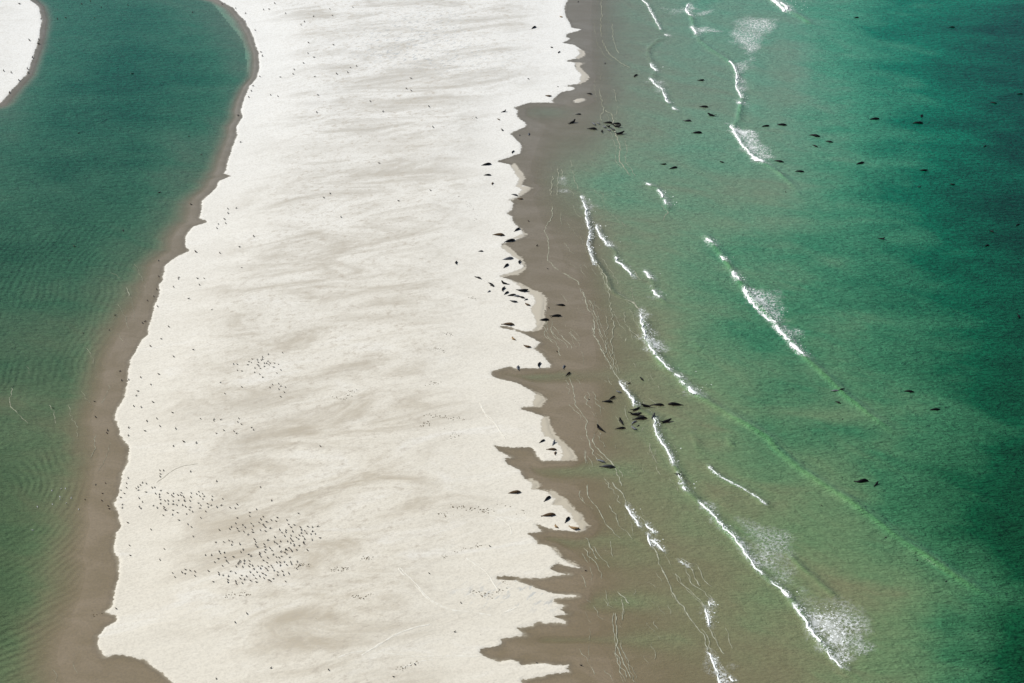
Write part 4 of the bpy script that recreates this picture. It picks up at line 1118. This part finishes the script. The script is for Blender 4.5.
# ------------------------------------------------------------------ birds
def bird_mesh(stand=True, pale=False):
    bm = bmesh.new()
    # body: a spindle along +X with tail, breast, neck and head in one surface
    st = [(-.30, .235, .012, .008), (-.20, .235, .045, .028), (-.08, .235, .085, .075), (.06, .245, .095, .09), (.15, .285, .06, .065), (.19, .335, .04, .045), (.22, .37, .045, .045), (.262, .368, .024, .024), (.33, .355, .004, .004)]
    k, rings = 7, []
    dz = -.09 if stand else -.19
    for (x, z, w, h) in st:
        rings.append([bm.verts.new((x, w * math.cos(2 * math.pi * j / k), z + dz + h * math.sin(2 * math.pi * j / k))) for j in range(k)])
    for i in range(len(st) - 1):
        for j in range(k):
            f = bm.faces.new((rings[i][j], rings[i][(j + 1) % k], rings[i + 1][(j + 1) % k], rings[i + 1][j]))
            f.material_index = 1 if i == len(st) - 2 else 0
            f.smooth = True
    bm.faces.new(rings[0])
    bm.faces.new(rings[-1])
    if stand:
        for s in (-1, 1):
            v = [bm.verts.new((.0 + dx, .035 * s + dy, z)) for z in (.09, .0) for dx, dy in ((-.012, -.01), (.012, -.01), (0, .012))]
            for j in range(3):
                f = bm.faces.new((v[j], v[(j + 1) % 3], v[3 + (j + 1) % 3], v[3 + j]))
                f.material_index = 1
            t_ = [bm.verts.new(c) for c in ((-.01, .035 * s, .006), (.07, .035 * s - .03, .006), (.07, .035 * s + .03, .006))]
            f = bm.faces.new(t_)
            f.material_index = 1
    bmesh.ops.recalc_face_normals(bm, faces=bm.faces)
    me = bpy.data.meshes.new("bird")
    bm.to_mesh(me)
    bm.free()
    me.materials.append(FEATHER_P if pale else FEATHER)
    me.materials.append(BEAK)
    return me
BM = {(s, p): bird_mesh(s, p) for s in (True, False) for p in (True, False)}

B_A = z4("""255 133 278 133 258 155 256 172 450 140 616 201 52 180 42 215 42 243 143 211 168 217 130 226 115 238 103 247 117 258 5 258 28 279 5 305 15 350 14 371 166 271 205 243 221 240 260 261 227 281 251 285 252 302 258 318 258 343 304 277 122 310 143 333 122 363 132 374 213 357 237 371 340 279 330 291 340 300 370 290 391 275 388 291 403 296 408 305 410 322 414 330 373 323 338 327 307 326 287 326 338 348 307 346 363 354 399 354 418 364 281 366 281 377 291 385 338 387 367 402 335 415 275 418 424 410 443 384 462 396 447 367 447 327 452 303 454 277 502 268 489 284 510 297 526 281 536 297 528 315 588 297 587 320 500 341 515 355 509 373 558 345 562 366 581 355 546 393 618 366 646 355 655 314 702 370 735 373 748 350 516 435 376 450 432 475 456 494 50 466 60 610 467 554 634 513 283 634 895 238 968 325 198 510""", 120, 450, 6.38)
B_B = z4("""457 70 360 126 317 145 317 169 238 180 402 171 388 190 376 209 424 205 402 222 410 231 418 240 384 257 418 265 448 246 455 194 493 178 485 201 553 193 565 221 602 225 580 240 628 151 228 216 200 238 190 252 238 248 247 264 272 225 288 241 280 268 306 286 327 216 339 231 333 255 337 272 508 256 522 273 548 258 547 271 540 296 591 267 640 240 646 256 646 276 668 262 687 235 717 239 751 234 717 266 681 280 707 283 735 282 766 308 715 320 124 258 100 335 151 333 184 323 204 331 202 352 254 347 347 317 355 333 354 350 366 366 432 322 477 303 474 334 513 329 491 345 507 363 580 293 579 313 558 330 578 340 590 328 600 349 600 358 615 306 628 315 634 292 655 297 667 315 660 335 664 345 633 356 657 352 685 386 616 384 585 391 566 371 578 380 545 382 553 383 540 400 552 410 516 395 410 349 414 365 419 383 414 399 445 372 458 387 467 414 433 434 380 402 379 413 388 427 404 451 428 466 275 383 261 398 310 413 325 423 213 429 160 432 155 402 122 394 130 407 117 441 93 462 142 485 35 418 73 418 168 454 180 466 255 452 252 461 243 471 282 453 281 470 231 491 272 492 315 455 318 475 313 490 334 485 343 505 372 489 395 487 386 503 363 526 487 430 490 465 495 470 510 463 505 434 512 484 520 425 537 461 553 480 572 432 578 461 583 474 620 459 638 482 617 505 455 485 463 498 472 515 430 514 418 500 437 490 495 525 494 545 526 521 533 545 567 535 55 520 117 527 120 540 147 546 195 521 226 532 320 526 400 535 418 545 408 565 340 545 265 547 296 552 257 567 284 573 322 580 328 573 360 590 355 565 380 553 468 568 450 583 438 576 227 585 178 575 178 590 181 552 85 588 85 582 232 600 270 597 545 585""", 200, 490, 6.38)
B_C = z4("""527 83 435 93 398 111 333 123 365 128 312 140 327 145 372 145 390 130 398 125 433 137 447 150 475 150 500 157 368 160 375 168 385 183 350 180 410 170 440 160 410 150 425 152 470 175 515 193 490 213 348 209 381 221 400 240 238 195 267 200 213 155 238 157 305 160 462 286 445 304 501 280 515 296 503 316 545 303 538 335 515 364""", 200, 340, 6.38)
B_D = z4("130 272 267 302 158 343 89 508 89 518 133 510 248 503 240 524 264 540 152 578 104 597 217 585 233 598 328 560 341 575 768 680", 200, 340, 6.38)
B_BANK = z4("78 17 165 78 118 163 155 160 155 178 130 232 110 277 112 292 15 285 45 292 75 322 38 372", 0, 0, 4)
B_CHAN = z4("263 72 378 72 230 77 327 17 362 5 405 30 512 22 770 50 530 295 315 533 755 545 805 620", 0, 0, 4)
B_CHAN2 = z4("637 87 493 240 300 303 275 358 461 577 437 637 333 650", 0, 171, 4) + z4("213 265", 0, 342, 4)
B_PALE = z4("208 595 240 620 240 630 285 625 210 650 150 660 265 645 315 670 245 588 262 587", 0, 342, 4) + z4("130 73", 0, 512, 4)
B_LB = z4("888 17 943 35 982 55 980 85 1020 122 1012 345 1005 365 995 390 952 463 962 570", 0, 0, 4)
B_FAR1 = z4("75 15 30 40 52 38 118 55 230 67 193 88 180 100 295 37 305 63 387 30", 256, 0, 4)
B_FAR2 = z4("210 172 310 181 20 210 25 225 208 215 232 231 190 254 152 279 148 297 97 310 15 307 235 308 323 297 367 291 377 271 402 266", 256, 0, 4)
B_FAR3 = z4("58 381 88 387 248 382 243 451 457 407 508 448", 256, 0, 4)
B_FAR4 = z4("620 315 601 355 621 364 692 428 708 510 492 654 880 472", 256, 0, 4)
B_WETL = z4("765 135 635 360 635 423 615 503 590 520 627 475 570 610 580 603", 0, 171, 4)
B_M1 = z4("912 153 945 150 912 170 898 194 873 213 903 211 868 231", 0, 171, 4)
B_M2 = z4("1015 263 958 305 783 325 880 330 967 388", 0, 171, 4)
B_M3 = z4("715 427 713 433 694 465 790 431 817 431 798 457 755 512 847 556 630 543 675 624 645 673", 0, 171, 4)
B_M4 = z4("296 91 272 109 340 186 698 79 570 121", 256, 171, 4)
B_L1 = z4("602 18 773 32 695 60 635 130 562 142 515 152 603 171 552 198 545 216 612 242 535 258 565 262", 0, 342, 4)
B_L2 = z4("880 162 967 181 898 207 690 284 628 308 587 317 640 338 703 348 802 308 580 357 515 344 513 375 735 400 693 417 785 405", 0, 342, 4)
B_WET2 = z4("383 302 430 355 428 366 378 238 487 155 480 118", 0, 342, 4)
B_WET3 = z4("422 566 383 572 410 607 340 630 408 636 433 657 437 668", 0, 342, 4)
B_LOW = z4("515 133 521 175 640 193 657 150 465 388 690 245 700 262 728 243 742 232 740 248 760 235 780 240 780 257", 0, 512, 4)
B_BOT = z4("940 442 988 408 865 668", 0, 512, 4) + z4("290 632 60 625 550 660", 256, 512, 4)
B_MID = z4("795 480 635 610 693 247 820 365 935 138", 256, 512, 4)
B_SURF = [(785.7,192.4),(822,506),(885.5,537.7),(917.2,560.4),(945.9,581.6),(842.5,419.4),(548.7,308),(528.5,221.5),(545,311),(557,352),(589,399.6),(536.9,663.3),(581,665.7),(585.5,571),(537,246),(547.5,269)]
ZONES = [
 (B_B, "dark bird in the dense flock resting low on the white sand", "dense flock of birds on the white sand", None),
 (B_A, "dark bird in the loose flock below the low curved scarp", "loose flock of birds below the scarp", None),
 (B_C, "dark bird in the small tight flock in the middle of the white sand", "small tight flock of birds on the sand", None),
 (B_D, "{o} of the birds between the small flock and the scarp", "birds strung out between two flocks", 0),
 (B_BANK, "{o} of the birds on the far sand spit across the channel", "birds on the far sand spit", 1),
 (B_CHAN, "{o} of the dark birds afloat on the far channel", "birds afloat on the far channel", 0),
 (B_CHAN2, "{o} of the dark birds afloat on the lower channel", "birds afloat on the lower channel", 1),
 (B_PALE, "pale gull afloat in the group at the shallow channel edge", "pale gulls afloat in the channel", None),
 (B_LB, "{o} of the birds along the channel rim of the far sand", "birds along the channel rim", 1),
 (B_FAR1, "{o} of the birds on the farthest white sand", "birds on the farthest sand", 0),
 (B_FAR2, "{o} of the birds on the far sand by the channel bend", "birds by the channel bend", 0),
 (B_FAR3, "{o} of the birds in a row below the channel bend", "sparse row of birds below the bend", 0),
 (B_FAR4, "{o} of the lone birds on the far open sand", "lone birds on the far open sand", 1),
 (B_WETL, "{o} of the birds on the narrow wet channel margin", "birds on the wet channel margin", 1),
 (B_M1, "{o} of the birds by the two notches of the channel edge", "birds by the channel notches", 1),
 (B_M2, "{o} of the dark birds spread below the notch cluster", "birds spread below the notches", 0),
 (B_M3, "{o} of the dark birds inland of the narrow channel margin", "birds inland of the channel margin", 1),
 (B_M4, "{o} of the lone dark birds on the empty middle sand", "lone birds on the middle sand", 0),
 (B_L1, "{o} of the birds along the straight channel edge", "birds along the straight channel edge", 1),
 (B_L2, "{o} of the birds between the channel point and the scarp", "birds between the point and the scarp", 0),
 (B_WET2, "{o} of the birds on the wet margin at the brown bar", "birds on the wide wet margin", 1),
 (B_WET3, "{o} of the birds on wet sand beside the pale gulls", "birds beside the pale gulls", 0),
 (B_LOW, "{o} of the birds between channel edge and dense flock", "birds beside the dense flock", 0),
 (B_BOT, "{o} of the birds dotted over the lowest dry sand", "birds on the lowest dry sand", 0),
 (B_MID, "{o} of the dark birds near the tracks on the lower sand", "birds near the tracks", 0),
 (B_SURF, "{o} of the small birds on the surf beside the seals", "birds on the surf", 1),
]
ORD = "first second third fourth fifth sixth seventh eighth ninth tenth eleventh twelfth thirteenth fourteenth fifteenth sixteenth seventeenth eighteenth".split()
allb, seen = [], []
for pts, lab, grp, axis in ZONES:
    keep = []
    for p in pts:
        if any(abs(p[0] - q[0]) < 1.15 and abs(p[1] - q[1]) < 1.15 for q in seen): continue
        seen.append(p)
        keep.append(p)
    if axis is not None:
        keep.sort(key=lambda p: p[axis])
        word = "from the left" if axis == 0 else "from the top"
        for i, p in enumerate(keep):
            allb.append((p, lab.format(o=ORD[i] + " " + word), grp))
    else:
        for p in keep: allb.append((p, lab, grp))
# of more than 300, the nearest of the dense flock's members show largest; the far flock members past the limit become one object
order = sorted(range(len(allb)), key=lambda i: (allb[i][2] in ("dense flock of birds on the white sand", "loose flock of birds below the scarp", "small tight flock of birds on the sand"), -allb[i][0][1]))
things, rest = order[:300], order[300:]
bp = np.array([px2w(*b[0]) for b in allb])
bz = surf_at(bp)
def bird_place(i):
    (x, y), lab, grp = allb[i]
    fz = float(bz[i])
    X, Y = px2w(x, y, fz)
    wet = fz < .04
    pale = lab.startswith("pale")
    a = random.choice((random.gauss(140, 40), random.uniform(0, 360)))
    s = random.uniform(.76, .94) * (1.25 if x < 200 and y < 460 else 1.0) * (1.65 if y < 130 else 1.4 if y < 260 else 1)
    return X, Y, fz, wet, pale, heading(x, y, a), s
for i in things:
    X, Y, z, wet, pale, h, s = bird_place(i)
    o = bpy.data.objects.new("bird", BM[not wet, pale])
    sc.collection.objects.link(o)
    o.location = (X, Y, z - .004)
    o.rotation_euler = (0, 0, h)
    o.scale = (s, s * 1.15, s)
    tag(o, allb[i][1], "bird", allb[i][2])
if rest:
    vv, ff, fm = [], [], []
    for i in rest:
        X, Y, z, wet, pale, h, s = bird_place(i)
        me = BM[True, False]
        b = len(vv)
        c_, s_ = math.cos(h), math.sin(h)
        for v in me.vertices:
            x, y, zz = v.co * s
            vv.append((X + x * c_ - y * s_ * 1.15, Y + x * s_ + y * c_ * 1.15, z - .004 + zz))
        for f in me.polygons:
            ff.append([b + k for k in f.vertices])
            fm.append(f.material_index)
    me = bpy.data.meshes.new("bird_flock")
    me.from_pydata(vv, [], ff)
    me.materials.append(FEATHER)
    me.materials.append(BEAK)
    me.polygons.foreach_set("material_index", np.array(fm, np.int32))
    o = bpy.data.objects.new("bird_flock", me)
    sc.collection.objects.link(o)
    tag(o, "remaining dark birds of the flocks on the white sand", None, "dense flock of birds on the white sand", "stuff")
print("seals", len(SEALS), "birds", len(allb), "rest", len(rest))
